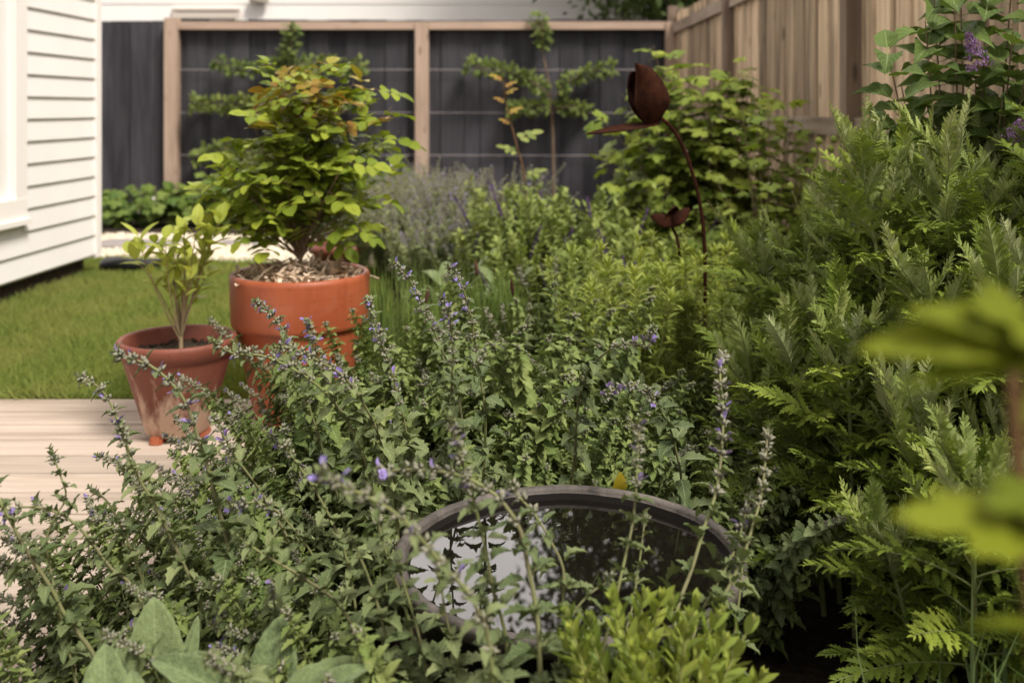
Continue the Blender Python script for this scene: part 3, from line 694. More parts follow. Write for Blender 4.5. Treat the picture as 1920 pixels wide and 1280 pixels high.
def cut_petal(mb, rows, d, depth, o0, lean=0., th=.003, c=11, n=18, wave=.006):
    """steel petal cut to an outline given as (height, left, right) rows, beaten into a cup `depth` m deep"""
    ys_p = [q[0] for q in rows]; G = []
    for i in range(n + 1):
        t = i / n; py = ys_p[0] + (ys_p[-1] - ys_p[0]) * t; xl = np.interp(py, ys_p, [q[1] for q in rows]); xr = np.interp(py, ys_p, [q[2] for q in rows])
        for j in range(c):
            u = j / (c - 1); p = at(xl + (xr - xl) * u, py, d) - o0
            p[1] += -depth * math.sin(math.pi * min(1, .12 + .88 * u)) * math.sin(math.pi * (.15 + .8 * t)) + lean * (1 - t) + wave * math.sin(5 * t + 3 * u); G.append(p)
    G = np.array(G); k = len(G); V = np.vstack([G, G + np.array([0, th, 0])]); Q = []
    for i in range(n):
        for j in range(c - 1):
            a_ = i * c + j; q = (a_, a_ + 1, a_ + c + 1, a_ + c); Q.append(q[::-1]); Q.append(tuple(x + k for x in q))
    for l in ([i * c for i in range(n + 1)], [i * c + c - 1 for i in range(n + 1)], list(range(c)), [n * c + j for j in range(c)]):
        for p_, q_ in zip(l, l[1:]): Q.append((p_, q_, q_ + k, p_ + k))
    mb.add(V, Q)
D = 2.9
m = MB(); cut_petal(m, [(119, 1189, 1196), (122, 1190, 1213), (132, 1191, 1226), (148, 1192, 1240), (168, 1190, 1251), (190, 1189, 1258), (205, 1193, 1251), (220, 1200, 1243), (232, 1209, 1234), (238, 1217, 1227)], D, .038, fo, .0); m.build('petal', M['rust'], fl)
m = MB(); cut_petal(m, [(133, 1184, 1192), (145, 1179, 1215), (165, 1178, 1235), (190, 1180, 1245), (210, 1188, 1246), (225, 1200, 1240), (234, 1215, 1230)], D + .012, -.05, fo, .01); m.build('petal', M['rust'], fl)
l0, l1 = at(1236, 231, D) - fo, at(1100, 249, D - .05) - fo
m = MB(); shell(m, l0, l1 - l0, np.array([.05, .95, .22]), np.linalg.norm(l1 - l0), .07, .10, .02); m.build('leaf', M['rust'], fl)
st = spline([(0, 0, -.05), (0, 0, .2), at(1322, 490, D) - fo, at(1312, 380, D) - fo, at(1287, 290, D) - fo, at(1262, 243, D) - fo, at(1240, 222, D) - fo], 40)
m = MB(); m.tube(st, .0055, 10, cap=True); m.build('stem', M['rust'], fl)
D = 3.0; fs = thing('garden_sculpture', (at(1272, 560, D)[0], D, 0), 'small low rusted steel flower with two open petals', 'garden sculpture', 'rusted steel flowers')
fo = np.array(fs.location); b0 = at(1258, 422, D) - fo
m = MB(); shell(m, b0, at(1297, 398, D) - at(1255, 425, D), np.array([0, 1, .3]), .075, .07, .3, .15); m.build('petal', M['rust'], fs)
m = MB(); shell(m, b0, at(1218, 402, D) - at(1260, 418, D), np.array([0, 1, .5]), .068, .06, -.3, .0); m.build('petal', M['rust'], fs)
m = MB(); shell(m, b0, at(1270, 380, D) - at(1258, 420, D), np.array([1, .6, 0]), .06, .06, .3, .0); m.build('petal', M['rust'], fs)
m = MB(); m.tube(spline([(0, 0, -.05), (0, 0, .3), at(1274, 480, D) - fo, at(1268, 440, D) - fo, b0], 20), .0045, 8, cap=True); m.build('stem', M['rust'], fs)

# ------------------------------------------------------------------ catmint
def catmint_shoot(path, seed, ls=1.0, ff=.3, r0=.0028, nflow=.35, dens=1.0, bare=.0):
    rr = random.Random(seed); mb = MB(); fb = MB(); f, L = sampler(path)
    rad = np.linspace(r0, r0 * .38, len(path)); mb.tube(path, rad, 5, 1)
    s = max(.03, bare * L); k = 0
    while s < L - .004:
        t = s / L; p, tg = f(s); a_, b_ = perp(tg)
        ph = (k % 2) * math.pi / 2 + rr.uniform(-.35, .35) + seed
        fz = t > 1 - ff
        LL = (.044 * (1 - t) ** .6 + .012) * ls * rr.uniform(.8, 1.15)
        if fz: LL *= .75
        for sgn in (1, -1):
            o_ = (a_ * math.cos(ph) + b_ * math.sin(ph)) * sgn
            d_ = unit(o_ + tg * rr.uniform(.1, .55) + np.array([0, 0, rr.uniform(-.35, .1)]))
            up = unit(tg * .6 + np.array([0, 0, .9])); pet = .006 + .1 * LL
            mb.leaf(T_cat[rr.randrange(4)], p + d_ * pet * .6, d_, up, LL, 0)
            if not fz and rr.random() < .8 * dens:      # axillary shoot
                l2 = rr.uniform(.012, .045) * ls * (1.1 - t); e = p + unit(o_ * .7 + tg) * l2
                mb.tube([p, e], r0 * .35, 4, 1); a2, b2 = perp(unit(e - p))
                for q in range(2 + (l2 > .025)):
                    pp = p + (e - p) * (.45 + .55 * q / 2); ph2 = q * 1.57 + rr.random()
                    for s2 in (1, -1):
                        d2 = unit((a2 * math.cos(ph2) + b2 * math.sin(ph2)) * s2 + unit(e - p) * .6)
                        mb.leaf(T_cat[rr.randrange(4)], pp, d2, np.array([0, 0, 1.]), LL * rr.uniform(.35, .6), 0)
        if fz:
            nb_ = rr.randint(7, 12)
            for q in range(nb_):
                an = q / nb_ * 6.28 + rr.random() * .5; o_ = a_ * math.cos(an) + b_ * math.sin(an)
                d_ = unit(o_ + tg * rr.uniform(.0, 1.3)); mb.leaf(T_blob, p + o_ * .002 + tg * rr.uniform(-.004, .006), d_, tg, rr.uniform(.007, .012) * min(1.1, ls), 2)
                if rr.random() < nflow * .17:
                    fp = p + d_ * .006
                    for w_ in range(3):
                        fb.leaf(T_petal[0], fp, unit(d_ + .5 * rr.choice([-1, 1]) * a_ * rr.random() + .4 * b_ * rr.uniform(-1, 1) + np.array([0, 0, .3])), tg, rr.uniform(.008, .013), 0, 1.2)
                        fp = fp + d_ * .002
        s += (.038 * (1 - t) + .013) * rr.uniform(.85, 1.2) * (1 if not fz else .9) / max(dens, .7) * ls ** .3; k += 1
    p, tg = f(L)
    for q in range(8):
        an = q * 2.4; a_, b_ = perp(tg); d_ = unit(tg + (a_ * math.cos(an) + b_ * math.sin(an)) * .7); mb.leaf(T_cat[q % 4], p - tg * .003 * q, d_, tg, .009 + .001 * q, 0 if ff < .1 else (2 if q % 2 else 0))
    return mb, fb
catm = [M['catmint'], M['catstem'], M['calyx']]
shoot_var = []
for k in range(10):
    rr = random.Random(100 + k); Lh = rr.uniform(.46, .62); ln = rr.uniform(.06, .28)
    top = np.array([ln, rr.uniform(-.05, .05), Lh]); droop = rr.uniform(-.02, .05)
    path = spline([(0, 0, 0), (ln * .2, 0, Lh * .4), (ln * .55, rr.uniform(-.02, .02), Lh * .75), top - np.array([0, 0, droop])], 20)
    flower = k % 5 != 0
    mb, fb = catmint_shoot(path, 40 + k, 1.2, .14 if flower else .03, .0026, .35)
    me = mb.mesh('catmint_shoot', catm); fm = fb.mesh('catmint_flower', [M['violet']]) if len(fb.V) >= 9 else None
    shoot_var.append((me, fm))
for k in range(5):      # leafy shoots that have not flowered yet
    rr = random.Random(300 + k); Lh = rr.uniform(.46, .60); ln = rr.uniform(.02, .16)
    path = spline([(0, 0, 0), (ln * .2, 0, Lh * .4), (ln * .55, rr.uniform(-.02, .02), Lh * .75), (ln, rr.uniform(-.04, .04), Lh)], 20)
    mb, fb = catmint_shoot(path, 340 + k, 1.38, .035, .0028, 0, 1.15)
    shoot_var.append((mb.mesh('catmint_shoot', [M['catmint_fresh'], M['catstem'], M['calyx']]), None))
def place_shoot(pl, x, y, rz, tilt, sc, var, zoff=-.03):
    me, fm = shoot_var[var]
    mw = Matrix.Translation((x, y, zoff)) @ Matrix.Rotation(rz, 4, 'Z') @ Matrix.Rotation(tilt, 4, 'Y') @ Matrix.Diagonal((sc, sc, sc, 1))
    o = link('shoot', me, pl, mw=mw)
    if fm: link('flower_head', fm, o)
    return o
CATGRP = 'catmint plants around the water tub'
cat_plants = {}
def catmint(key, x, y, r, n, label, sc=1.0, lean=None, vars_=range(10), seed=0):
    pl = thing('catmint_plant', (x, y, 0), label, 'catmint', CATGRP); cat_plants[key] = pl; rr = random.Random(seed + hash(key) % 1 + int(abs(x * 1000) + abs(y * 777)))
    for i in range(int(n * 1.6)):
        a_ = rr.uniform(0, 6.28); q = r * math.sqrt(rr.random()); dx, dy = q * math.cos(a_), q * math.sin(a_)
        if math.hypot(x + dx - TX, y + dy - TY) < TR + .03: continue
        if math.hypot(x + dx - big[0], y + dy - big[1]) < .2 or math.hypot(x + dx - sp[0], y + dy - sp[1]) < .15: continue
        if x + dx < -.56 and y + dy > 2.2: continue
        rz = math.atan2(dy, dx) + rr.uniform(-.9, .9)
        tilt = q / r * .28 + rr.uniform(-.05, .12)
        if lean is not None and rr.random() < .75: rz = lean + rr.uniform(-.6, .6); tilt = rr.uniform(.05, .45)
        elif math.hypot(x + dx - TX, y + dy - TY) < TR + .16 and math.cos(rz - math.atan2(TY - y - dy, TX - x - dx)) > 0: rz += math.pi   # keep clear of the water
        place_shoot(pl, dx, dy, rz, tilt, sc * rr.uniform(.72, 1.12), rr.choice(list(vars_)))
    return pl
catmint('a', -.52, 1.62, .14, 34, 'catmint spilling over the deck at the lower left corner', .66, math.pi * .95, vars_=list(range(10)) + [10, 11, 12, 13, 14])
catmint('b', -.40, 1.98, .17, 44, 'bushy catmint in front of the two terracotta pots, stems over the deck', .74, math.pi, vars_=list(range(10)) + [10, 11, 12, 13, 14])
catmint('c', -.28, 1.46, .13, 38, 'low leafy catmint between the lambs ear and the water tub', .68, math.pi, vars_=list(range(10)) + [10, 11, 12, 13, 14])
catmint('d', -.20, 2.22, .17, 40, 'catmint mound directly behind the left rim of the water tub', .86, vars_=[0, 2, 4, 7] + [10, 11, 12, 13, 14] * 2)
catmint('e', .10, 2.18, .15, 34, 'catmint growing behind the middle of the water tub rim', .72, vars_=[0, 2, 4, 7] + [10, 11, 12, 13, 14] * 2)
catmint('f', -.32, 2.62, .17, 40, 'catmint at the right foot of the large orange pot', .80, vars_=[0, 2, 4, 7] + [10, 11, 12, 13, 14] * 2)
catmint('o', -.40, 2.36, .14, 26, 'catmint leaning over the deck in front of the large orange pot', .80, math.pi * .85, vars_=[1, 2, 3, 4, 6, 7, 8, 9] + [10, 11, 12])
catmint('g', .02, 2.62, .18, 40, 'catmint in the middle of the bed between grass blades and water tub', .92, vars_=[0, 2, 4, 7] + [10, 11, 12, 13, 14] * 2)
catmint('h', .34, 2.45, .16, 34, 'catmint in front of the lime green goldenrod', .72, vars_=[0, 2, 4, 7] + [10, 11, 12, 13, 14] * 2)
catmint('i', .40, 1.98, .12, 22, 'catmint squeezed between the yarrow and the back right of the tub', .66, vars_=[0, 2, 4, 7] + [10, 11, 12, 13, 14] * 2)
catmint('j', -.20, 1.27, .14, 50, 'catmint at the bottom edge whose tall stems cross the water', .68, vars_=[0, 2, 4, 7] + [10, 11, 12, 13, 14] * 2)
catmint('n', -.01, 1.17, .13, 34, 'short catmint right in front of the tub, left of the yellow green shrub', .56, vars_=[0, 2, 4, 7] + [10, 11, 12, 13, 14] * 2)
catmint('k', .26, 1.22, .10, 12, 'catmint rooted behind the yellow green shrub, pale stems crossing the tub rim', .40)
catmint('l', .05, 3.02, .18, 34, 'catmint behind the others where the grass blades begin', .85, vars_=[0, 2, 4, 7] + [10, 11, 12, 13, 14] * 2)
catmint('m', -.66, 1.36, .12, 20, 'dark catmint sprigs at the left picture edge over pale deck boards', .64, math.pi * 1.0, vars_=list(range(10)) + [10, 11, 12, 13, 14])

HERO = [  # plant, depth at tip, depth at root, leaf scale, flowering share, radius, pixel points tip..root
 ('b', 1.70, 1.72, 1.0, .45, .0030, [(143, 702), (195, 736), (235, 826), (262, 900), (300, 960), (345, 1040), (385, 1120), (420, 1230)]),
 ('a', 1.42, 1.50, 1.15, .40, .0038, [(213, 663), (255, 675), (296, 695), (346, 752), (380, 850), (403, 927), (427, 1025), (440, 1112), (470, 1253)]),
 ('b', 1.85, 1.95, .95, .40, .0028, [(477, 564), (504, 585), (531, 618), (546, 650), (560, 700), (585, 780), (610, 860), (640, 960)]),
 ('b', 1.62, 1.80, 1.0, .38, .0032, [(396, 636), (433, 662), (484, 665), (524, 679), (571, 705), (605, 732), (642, 775), (680, 850), (700, 930), (712, 1010)]),
 ('d', 1.60, 1.80, 1.0, .38, .0032, [(512, 650), (545, 652), (588, 672), (640, 702), (670, 739), (694, 779), (715, 830), (735, 900), (745, 990)]),
 ('d', 1.95, 2.15, 1.0, .45, .0030, [(734, 490), (774, 534), (795, 581), (815, 625), (838, 678), (855, 719), (868, 800), (880, 880)]),
 ('d', 1.90, 2.0, .95, .35, .0030, [(823, 554), (841, 588), (850, 645), (847, 715), (845, 770), (850, 860), (856, 940)]),
 ('d', 1.80, 1.95, 1.0, .42, .0032, [(838, 499), (862, 527), (882, 591), (895, 679), (909, 766), (909, 840), (905, 930)]),
 ('e', 1.75, 1.95, 1.05, .22, .0032, [(1228, 611), (1208, 645), (1171, 645), (1144, 655), (1110, 685), (1094, 719), (1083, 766), (1077, 860), (1070, 930)]),
 ('e', 1.65, 1.92, 1.05, .40, .0028, [(1134, 746), (1154, 729), (1184, 722), (1211, 732), (1231, 759), (1255, 800), (1275, 880), (1280, 930)]),
 ('k', 1.50, 1.25, .95, .40, .0032, [(1356, 662), (1350, 699), (1356, 766), (1354, 833), (1344, 917), (1320, 991), (1297, 1068), (1272, 1135), (1250, 1240)]),
 ('k', 1.40, 1.22, .9, .25, .0032, [(1440, 800), (1436, 857), (1428, 927), (1414, 978), (1394, 1041), (1364, 1105), (1313, 1189), (1290, 1270)]),
 ('k', 1.38, 1.22, .9, .20, .0026, [(1410, 925), (1397, 967), (1381, 1024), (1347, 1092), (1313, 1152), (1280, 1250)]),
 ('j', 1.20, 1.20, .95, .20, .0030, [(845, 780), (862, 850), (889, 941), (912, 1038), (925, 1109), (946, 1182), (955, 1275)]),
 ('j', 1.22, 1.15, .95, .38, .0036, [(705, 888), (750, 880), (798, 882), (848, 887), (899, 907), (942, 941), (976, 994), (989, 1058), (1006, 1146), (1013, 1260)]),
 ('j', .98, 1.05, .85, .55, .0030, [(600, 880), (640, 910), (674, 924), (741, 961), (788, 1008), (828, 1058), (868, 1099), (902, 1159), (925, 1270)]),
 ('j', 1.28, 1.22, .9, .15, .0028, [(955, 905), (976, 934), (1003, 964), (1033, 1015), (1056, 1065), (1056, 1129), (1056, 1179), (1045, 1275)]),
 ('j', 1.25, 1.20, .75, .05, .0024, [(1150, 1070), (1137, 1092), (1110, 1109), (1077, 1146), (1053, 1199), (1046, 1272)]),
 ('k', 1.30, 1.20, .8, .20, .0026, [(1200, 780), (1196, 850), (1191, 944), (1181, 1008), (1167, 1068), (1151, 1139), (1124, 1250)]),
 ('k', 1.34, 1.24, .7, .05, .0020, [(1210, 960), (1205, 1010), (1195, 1080), (1185, 1140), (1160, 1240)]),
 ('m', 1.35, 1.40, 1.0, .10, .0034, [(-60, 860), (-30, 900), (0, 941), (34, 1004), (60, 1048), (94, 1099), (118, 1146), (148, 1189), (190, 1260)]),
 ('m', 1.50, 1.50, .9, .05, .0026, [(168, 914), (202, 941), (228, 991), (249, 1038), (270, 1100), (290, 1190)]),
 ('m', 1.45, 1.40, .9, .08, .0024, [(94, 840), (114, 894), (124, 934), (104, 967), (87, 1011), (97, 1082), (120, 1180)]),
 ('m', 1.42, 1.45, .95, .06, .0030, [(10, 965), (37, 951), (87, 954), (131, 974), (168, 1011), (208, 1065), (242, 1092), (280, 1170)]),
 ('a', 1.45, 1.48, 1.0, .12, .0032, [(228, 800), (240, 850), (262, 900), (289, 944), (322, 1011), (349, 1068), (376, 1129), (413, 1246)]),
 ('c', 1.42, 1.50, .9, .30, .0024, [(430, 948), (450, 945), (477, 941), (514, 954), (544, 984), (588, 1045), (610, 1130), (620, 1230)]),
 ('c', 1.45, 1.50, .9, .10, .0028, [(530, 830), (551, 860), (598, 931), (640, 1018), (660, 1100), (675, 1220)]),
 ('b', 1.55, 1.65, 1.0, .2, .0030, [(400, 780), (437, 850), (470, 895), (497, 934), (545, 1020), (570, 1090), (590, 1180)]),
 ('a', 1.40, 1.50, .95, .15, .0028, [(0, 1050), (40, 1080), (80, 1120), (130, 1180), (180, 1260)]),
 ('c', 1.30, 1.35, 1.1, .0, .0030, [(440, 1000), (480, 1030), (530, 1060), (580, 1090), (640, 1140), (680, 1240)]),
 ('d', 1.75, 1.85, 1.0, .5, .0026, [(690, 560), (700, 600), (722, 660), (740, 720), (760, 800), (770, 900)]),
 ('j', 1.27, 1.25, 1.15, .0, .0028, [(655, 1000), (690, 1080), (715, 1160), (735, 1270)]),
 ('j', 1.25, 1.24, 1.15, .0, .0028, [(745, 1050), (765, 1120), (785, 1190), (800, 1275)]),
 ('j', 1.22, 1.22, 1.1, .0, .0028, [(825, 1080), (835, 1150), (850, 1210), (862, 1275)]),
 ('j', 1.32, 1.28, 1.15, .1, .0030, [(700, 940), (722, 1030), (750, 1110), (770, 1180), (785, 1275)]),
 ('n', 1.18, 1.18, 1.0, .0, .0026, [(905, 1115), (920, 1180), (932, 1275)]),
 ('k', 1.42, 1.36, 1.0, .1, .0028, [(1395, 1000), (1392, 1060), (1385, 1130), (1375, 1210), (1360, 1290)]),
 ('f', 2.2, 2.3, 1.0, .3, .0026, [(575, 600), (590, 640), (600, 690), (612, 750), (620, 820)]),
]
for hi, (pk, dt, dr_, ls, ff, r0, px) in enumerate(HERO):
    n = len(px); pts = [at(p[0], p[1], dt + (dr_ - dt) * i / (n - 1)) for i, p in enumerate(px)][::-1]
    b0 = pts[0].copy(); d_ = pts[0] - pts[1]; k = (b0[2] + .03) / max(.3, -d_[2] / np.linalg.norm(d_)); 
    g0 = np.array([b0[0] + d_[0] / np.linalg.norm(d_) * k * .6, b0[1] + .02, -.03])
    pts = [g0] + pts
    pl = cat_plants[pk]; o0 = np.array(pl.location)
    path = spline(np.array(pts) - o0, 44); r0 = r0 * 1.3
    mb, fb = catmint_shoot(path, 500 + hi, ls * 1.12, ff * .7, r0, .6, .8, bare=.12)
    o = mb.build('shoot', catm, pl)
    if len(fb.V) >= 12: fb.build('flower_head', [M['violet']], o)

yl = MB(); yl.leaf(blade(.8, 8, 5, p_ov, .3, .5, .06, .05, 9), np.array([0, 0, 0]), (.1, -.15, 1), (.2, -1, .2), .038, 0)
yl.tube([(0, 0, -.33), (0, 0, -.15), (0, 0, 0)], .0015, 5, 0)
tag(yl.build('yellowed_leaf', [leafmat('yellowed_leaf', (.50, .36, .03), (.56, .42, .05), (.5, .38, .08), .3, .6)], None, tuple(at(1160, 920, 1.93))), 'single yellowed leaf standing just behind the back rim of the tub', 'leaf')
# ------------------------------------------------------------------ fern-leaf yarrow
def frond(seed, L=.22, young=False):
    rr = random.Random(seed); mb = MB(); n = 19 if not young else 18
    bend = rr.uniform(.2, .9) if not young else rr.uniform(-1.0, -.2); side = rr.uniform(-.4, .4)
    pts = []; p = np.zeros(3); m_ = 16
    for i in range(m_ + 1):
        t = i / m_; a_ = bend * (t - .2); pts.append(p.copy()); p = p + np.array([side * t, math.cos(a_), -math.sin(a_)]) * L / m_
    path = np.array(pts); mb.tube(path, np.linspace(.0022, .0006, m_ + 1), 5, 1)
    f, LL = sampler(path); pw = L * (.21 if not young else .19)
    for i in range(n):
        t = .16 + .82 * (i / (n - 1)); p, tg = f(t * LL)
        nrm = unit(np.cross(np.array([1., 0, 0]), tg)); sd_ = unit(np.cross(tg, nrm))
        w = pw * (math.sin(math.pi * min(1, (t * .92 + .06)) ** .95) ** .7) + .003
        ang = R(64 - 30 * t) if not young else R(52 - 22 * t)
        lift = .35 if not young else .9
        for s_ in (1, -1):
            d_ = unit(sd_ * s_ * math.sin(ang) + tg * math.cos(ang) + nrm * (lift * .5 + rr.uniform(-.45, .45)) + tg * rr.uniform(-.2, .25))
            mb.leaf(T_pin[rr.randrange(3)], p, d_, unit(nrm + tg * .3 * rr.uniform(-1, 1) + sd_ * s_ * -.35), w * rr.uniform(.75, 1.15), 0, 1.2)
    p, tg = f(LL); mb.leaf(T_pin[0], p, tg, (0, 0, 1), pw * .35, 0)
    return mb
fr_old = [frond(k).mesh('yarrow_frond', [M['tansy'], M['tansystem']]) for k in range(10)]
fr_young = [frond(50 + k, .16, True).mesh('yarrow_young_frond', [M['tansyyoung'], M['tansystem']]) for k in range(6)]
fr_mid = [frond(80 + k, .19, k % 2 == 0).mesh('yarrow_mid_frond', [M['tansy'], M['tansystem']]) for k in range(3)]
def basis(p, f, up, s):
    f = unit(f); n = np.asarray(up, float) - (np.asarray(up) @ f) * f
    if np.linalg.norm(n) < 1e-3: n = np.array([0, 1., 0]) - f[1] * f
    n = unit(n); sd_ = np.cross(f, n); M_ = Matrix(((sd_[0] * s, f[0] * s, n[0] * s, p[0]), (sd_[1] * s, f[1] * s, n[1] * s, p[1]), (sd_[2] * s, f[2] * s, n[2] * s, p[2]), (0, 0, 0, 1)))
    return M_
def yarrow_shoot(pl, base, H, lean, seed, zmin=.12):
    rr = random.Random(seed); lx_, ly_ = lean
    path = spline([base, base + np.array([lx_ * .25, ly_ * .25, H * .4]), base + np.array([lx_ * .6, ly_ * .6, H * .75]), base + np.array([lx_, ly_, H])], 16)
    mb = MB(); mb.tube(path, np.linspace(.0062, .0028, 16), 7, 0)
    st_ = mb.build('stem', [M['tansystem']], pl); f, L = sampler(path); z = zmin; k = 0; ph = rr.random() * 6
    while z < H - .01:
        t = z / H; p, tg = f(min(L, t * L)); ph += 2.4 + rr.uniform(-.2, .2); o_ = np.array([math.cos(ph), math.sin(ph), 0])
        upw = .12 + 1.35 * max(0, t - .25) ** 1.1 + rr.uniform(-.15, .2)
        d_ = unit(o_ + np.array([0, 0, upw])); young = t > .80
        me = (rr.choice(fr_young) if (young and rr.random() < .6) else rr.choice(fr_old if t < .75 else fr_mid + fr_old))
        sc = (.95 if t < .8 else .85 - .2 * (t - .8) * 5) * rr.uniform(.8, 1.15)
        link('frond', me, st_, mw=basis(p, d_, np.array([0, 0, 1.]) + o_ * (-.6 if t > .6 else .1) + np.array([rr.uniform(-.4, .4), rr.uniform(-.4, .4), 0]), sc))
        z += (.021 - .011 * t) * rr.uniform(.8, 1.2); k += 1
    p, tg = f(L)
    for q in range(8):
        an = q * 2.4 + rr.random(); d_ = unit(tg + rr.uniform(.25, 1.0) * np.array([math.cos(an), math.sin(an), 0]))
        link('frond', rr.choice(fr_young + fr_mid), st_, mw=basis(p - tg * rr.uniform(.01, .07), d_, -np.array([math.cos(an), math.sin(an), .2]), rr.uniform(.45, 1.0)))
YG = 'fern leaf yarrow plants along the right side'
def yarrow(x, y, r, specs, label, seed):
    pl = thing('yarrow_plant', (x, y, 0), label, 'yarrow', YG); rr = random.Random(seed)
    for i, (dx, dy, H, lx_, ly_) in enumerate(specs): yarrow_shoot(pl, np.array([dx, dy, -.03]), H, (lx_, ly_), seed * 50 + i)
    return pl
def ring(n, r, h0, h1, seed, bias=(0, 0)):
    rr = random.Random(seed); out = []
    for i in range(n):
        a_ = i * 2.4; q = r * math.sqrt((i + .5) / n); H = rr.uniform(h0, h1)
        out.append((q * math.cos(a_), q * math.sin(a_), H, q * math.cos(a_) * .9 + bias[0], q * math.sin(a_) * .9 + bias[1]))
    return out
yarrow(.72, 2.04, .12, ring(10, .13, .46, .62, 1, (-.0, 0)), 'lowest feathery yarrow leaning out over the right rim of the tub', 1)
yarrow(.84, 2.42, .14, ring(11, .15, .56, .72, 2, (.02, 0)), 'feathery yarrow in front of the small rusted flower', 2)
yarrow(.96, 2.16, .15, ring(13, .16, .80, .97, 3), 'tallest yarrow with silvery young tips below the lilac leaves', 3)
yarrow(1.22, 2.30, .13, ring(10, .14, .82, .96, 4), 'yarrow against the timber fence at the right edge', 4)
yarrow(1.02, 1.72, .15, ring(10, .16, .56, .80, 5), 'shaded yarrow with thick bare stems behind the blurred leaves', 5)
yarrow(.76, 1.62, .12, ring(9, .13, .34, .56, 6, (0, 0)), 'short dark yarrow beside the tub at the bottom of the clump', 6)
yarrow(.90, 1.38, .10, ring(4, .10, .26, .40, 7), 'small shaded yarrow tuft low in the lower right corner', 7)

# ------------------------------------------------------------------ goldenrod (lime)
def lime_shoot(seed, H=.55, red=False):
    rr = random.Random(seed); mb = MB(); ln = rr.uniform(-.05, .09)
    path = spline([(0, 0, 0), (ln * .3, rr.uniform(-.01, .01), H * .5), (ln, rr.uniform(-.02, .02), H)], 14)
    mb.tube(path, np.linspace(.0028, .0012, 14), 5, 1); f, L = sampler(path); s = .06; ph = 0
    while s < L:
        t = s / L; p, tg = f(s); ph += 2.4; a_, b_ = perp(tg)
        for q in range(2):
            o_ = a_ * math.cos(ph + q * 2.9) + b_ * math.sin(ph + q * 2.9)
            d_ = unit(o_ + tg * rr.uniform(.25, .9) * (.6 + .7 * t))
            mb.leaf(T_lan[rr.randrange(4)], p, d_, tg + np.array([0, 0, .4]), rr.uniform(.055, .085) * (1 - .3 * t), 0)
        if t < .85 and rr.random() < .5:
            e = p + unit(o_ + tg * 1.5) * .03; mb.tube([p, e], .0008, 4, 1)
            for q in range(4):
                an = q * 1.7; mb.leaf(T_lan[q], e, unit(unit(e - p) + .8 * (a_ * math.cos(an) + b_ * math.sin(an))), tg, .028, 0)
        s += .032 - .012 * t
    p, tg = f(L)
    for q in range(9):
        an = q * 2.4; a_, b_ = perp(tg); mb.leaf(T_lan[q % 2], p - tg * .002 * q, unit(tg + (.35 + .12 * q) * (a_ * math.cos(an) + b_ * math.sin(an))), -(a_ * math.cos(an) + b_ * math.sin(an)), .036 + .002 * q, 0)
    return mb
lime_var = [lime_shoot(k, .5 + .03 * k).mesh('goldenrod_shoot', [M['lime'], M['limestem']]) for k in range(6)]
def scatter(name, part, variants, x, y, r, n, label, cat, group, sc=(.8, 1.1), tilt=(0, .25), seed=0, mapper=None, elong=1.0, rot=0, clear=()):
    pl = thing(name, (x, y, 0), label, cat, group); rr = random.Random(seed)
    for i in range(n):
        a_ = rr.uniform(0, 6.28); q = math.sqrt(rr.random()); dx, dy = q * r * math.cos(a_) * elong, q * r * math.sin(a_)
        if any(math.hypot(x + dx - c[0], y + dy - c[1]) < c[2] for c in clear): continue
        s = rr.uniform(*sc); rz = math.atan2(dy, dx) + rr.uniform(-1, 1); tl = q * rr.uniform(*tilt)
        link(part, rr.choice(variants), pl, mw=Matrix.Translation((dx, dy, -.03)) @ Matrix.Rotation(rz, 4, 'Z') @ Matrix.Rotation(tl, 4, 'Y') @ Matrix.Rotation(rr.uniform(0, 6.28), 4, 'Z') @ Matrix.Diagonal((s, s, s, 1)))
    return pl
GG = 'lime green goldenrod in the middle of the bed'
scatter('goldenrod_plant', 'shoot', lime_var, .34, 2.78, .17, 34, 'lime green goldenrod nearest the sculpture stems', 'goldenrod', GG, (.80, 1.0), seed=1)
scatter('goldenrod_plant', 'shoot', lime_var, .56, 2.76, .14, 28, 'lime green goldenrod touching the yarrow', 'goldenrod', GG, (.74, .95), seed=2)
scatter('goldenrod_plant', 'shoot', lime_var, .50, 3.3, .2, 36, 'lime green goldenrod rising behind the other two', 'goldenrod', GG, (.85, 1.0), seed=3)

# ------------------------------------------------------------------ lambs ear
def lambs(x, y, specs, label, seed, group='lambs ear plants'):
    """specs: (dx,dy,z, dirx,diry,dirz, L, W, tpl, roll)"""
    pl = thing('lambs_ear_plant', (x, y, 0), label, 'lambs ear', group)
    for (dx, dy, z, fx, fy, fz, L, W, k, ux, uy, uz) in specs:
        mb = MB(); mb.leaf(T_lamb[k], np.array([dx, dy, z]), (fx, fy, fz), (ux, uy, uz), L, 0, W)
        mb.tube(bez(np.array([dx * .4, dy * .4 + .0, -.03]), np.array([dx * .7, dy * .7, z * .6]), np.array([dx, dy, z]) + unit((fx, fy, fz)) * .008, 6), np.linspace(.004, .0028, 6), 6, 0)
        o = mb.build('leaf', [M['lamb']], pl); md = o.modifiers.new('thickness', 'SOLIDIFY'); md.thickness = .0016; md.offset = 0
    return pl
def lambpx(base_px, tip_px, d0, d1, W, k, up, x, y, pz=0):
    a_ = at(*base_px, d0); b_ = at(*tip_px, d1); v = b_ - a_; L = np.linalg.norm(v) * 1.06
    return (a_[0] - x, a_[1] - y, a_[2], *v, L, W, k, *up)
lx0, ly0 = -.44, 1.26
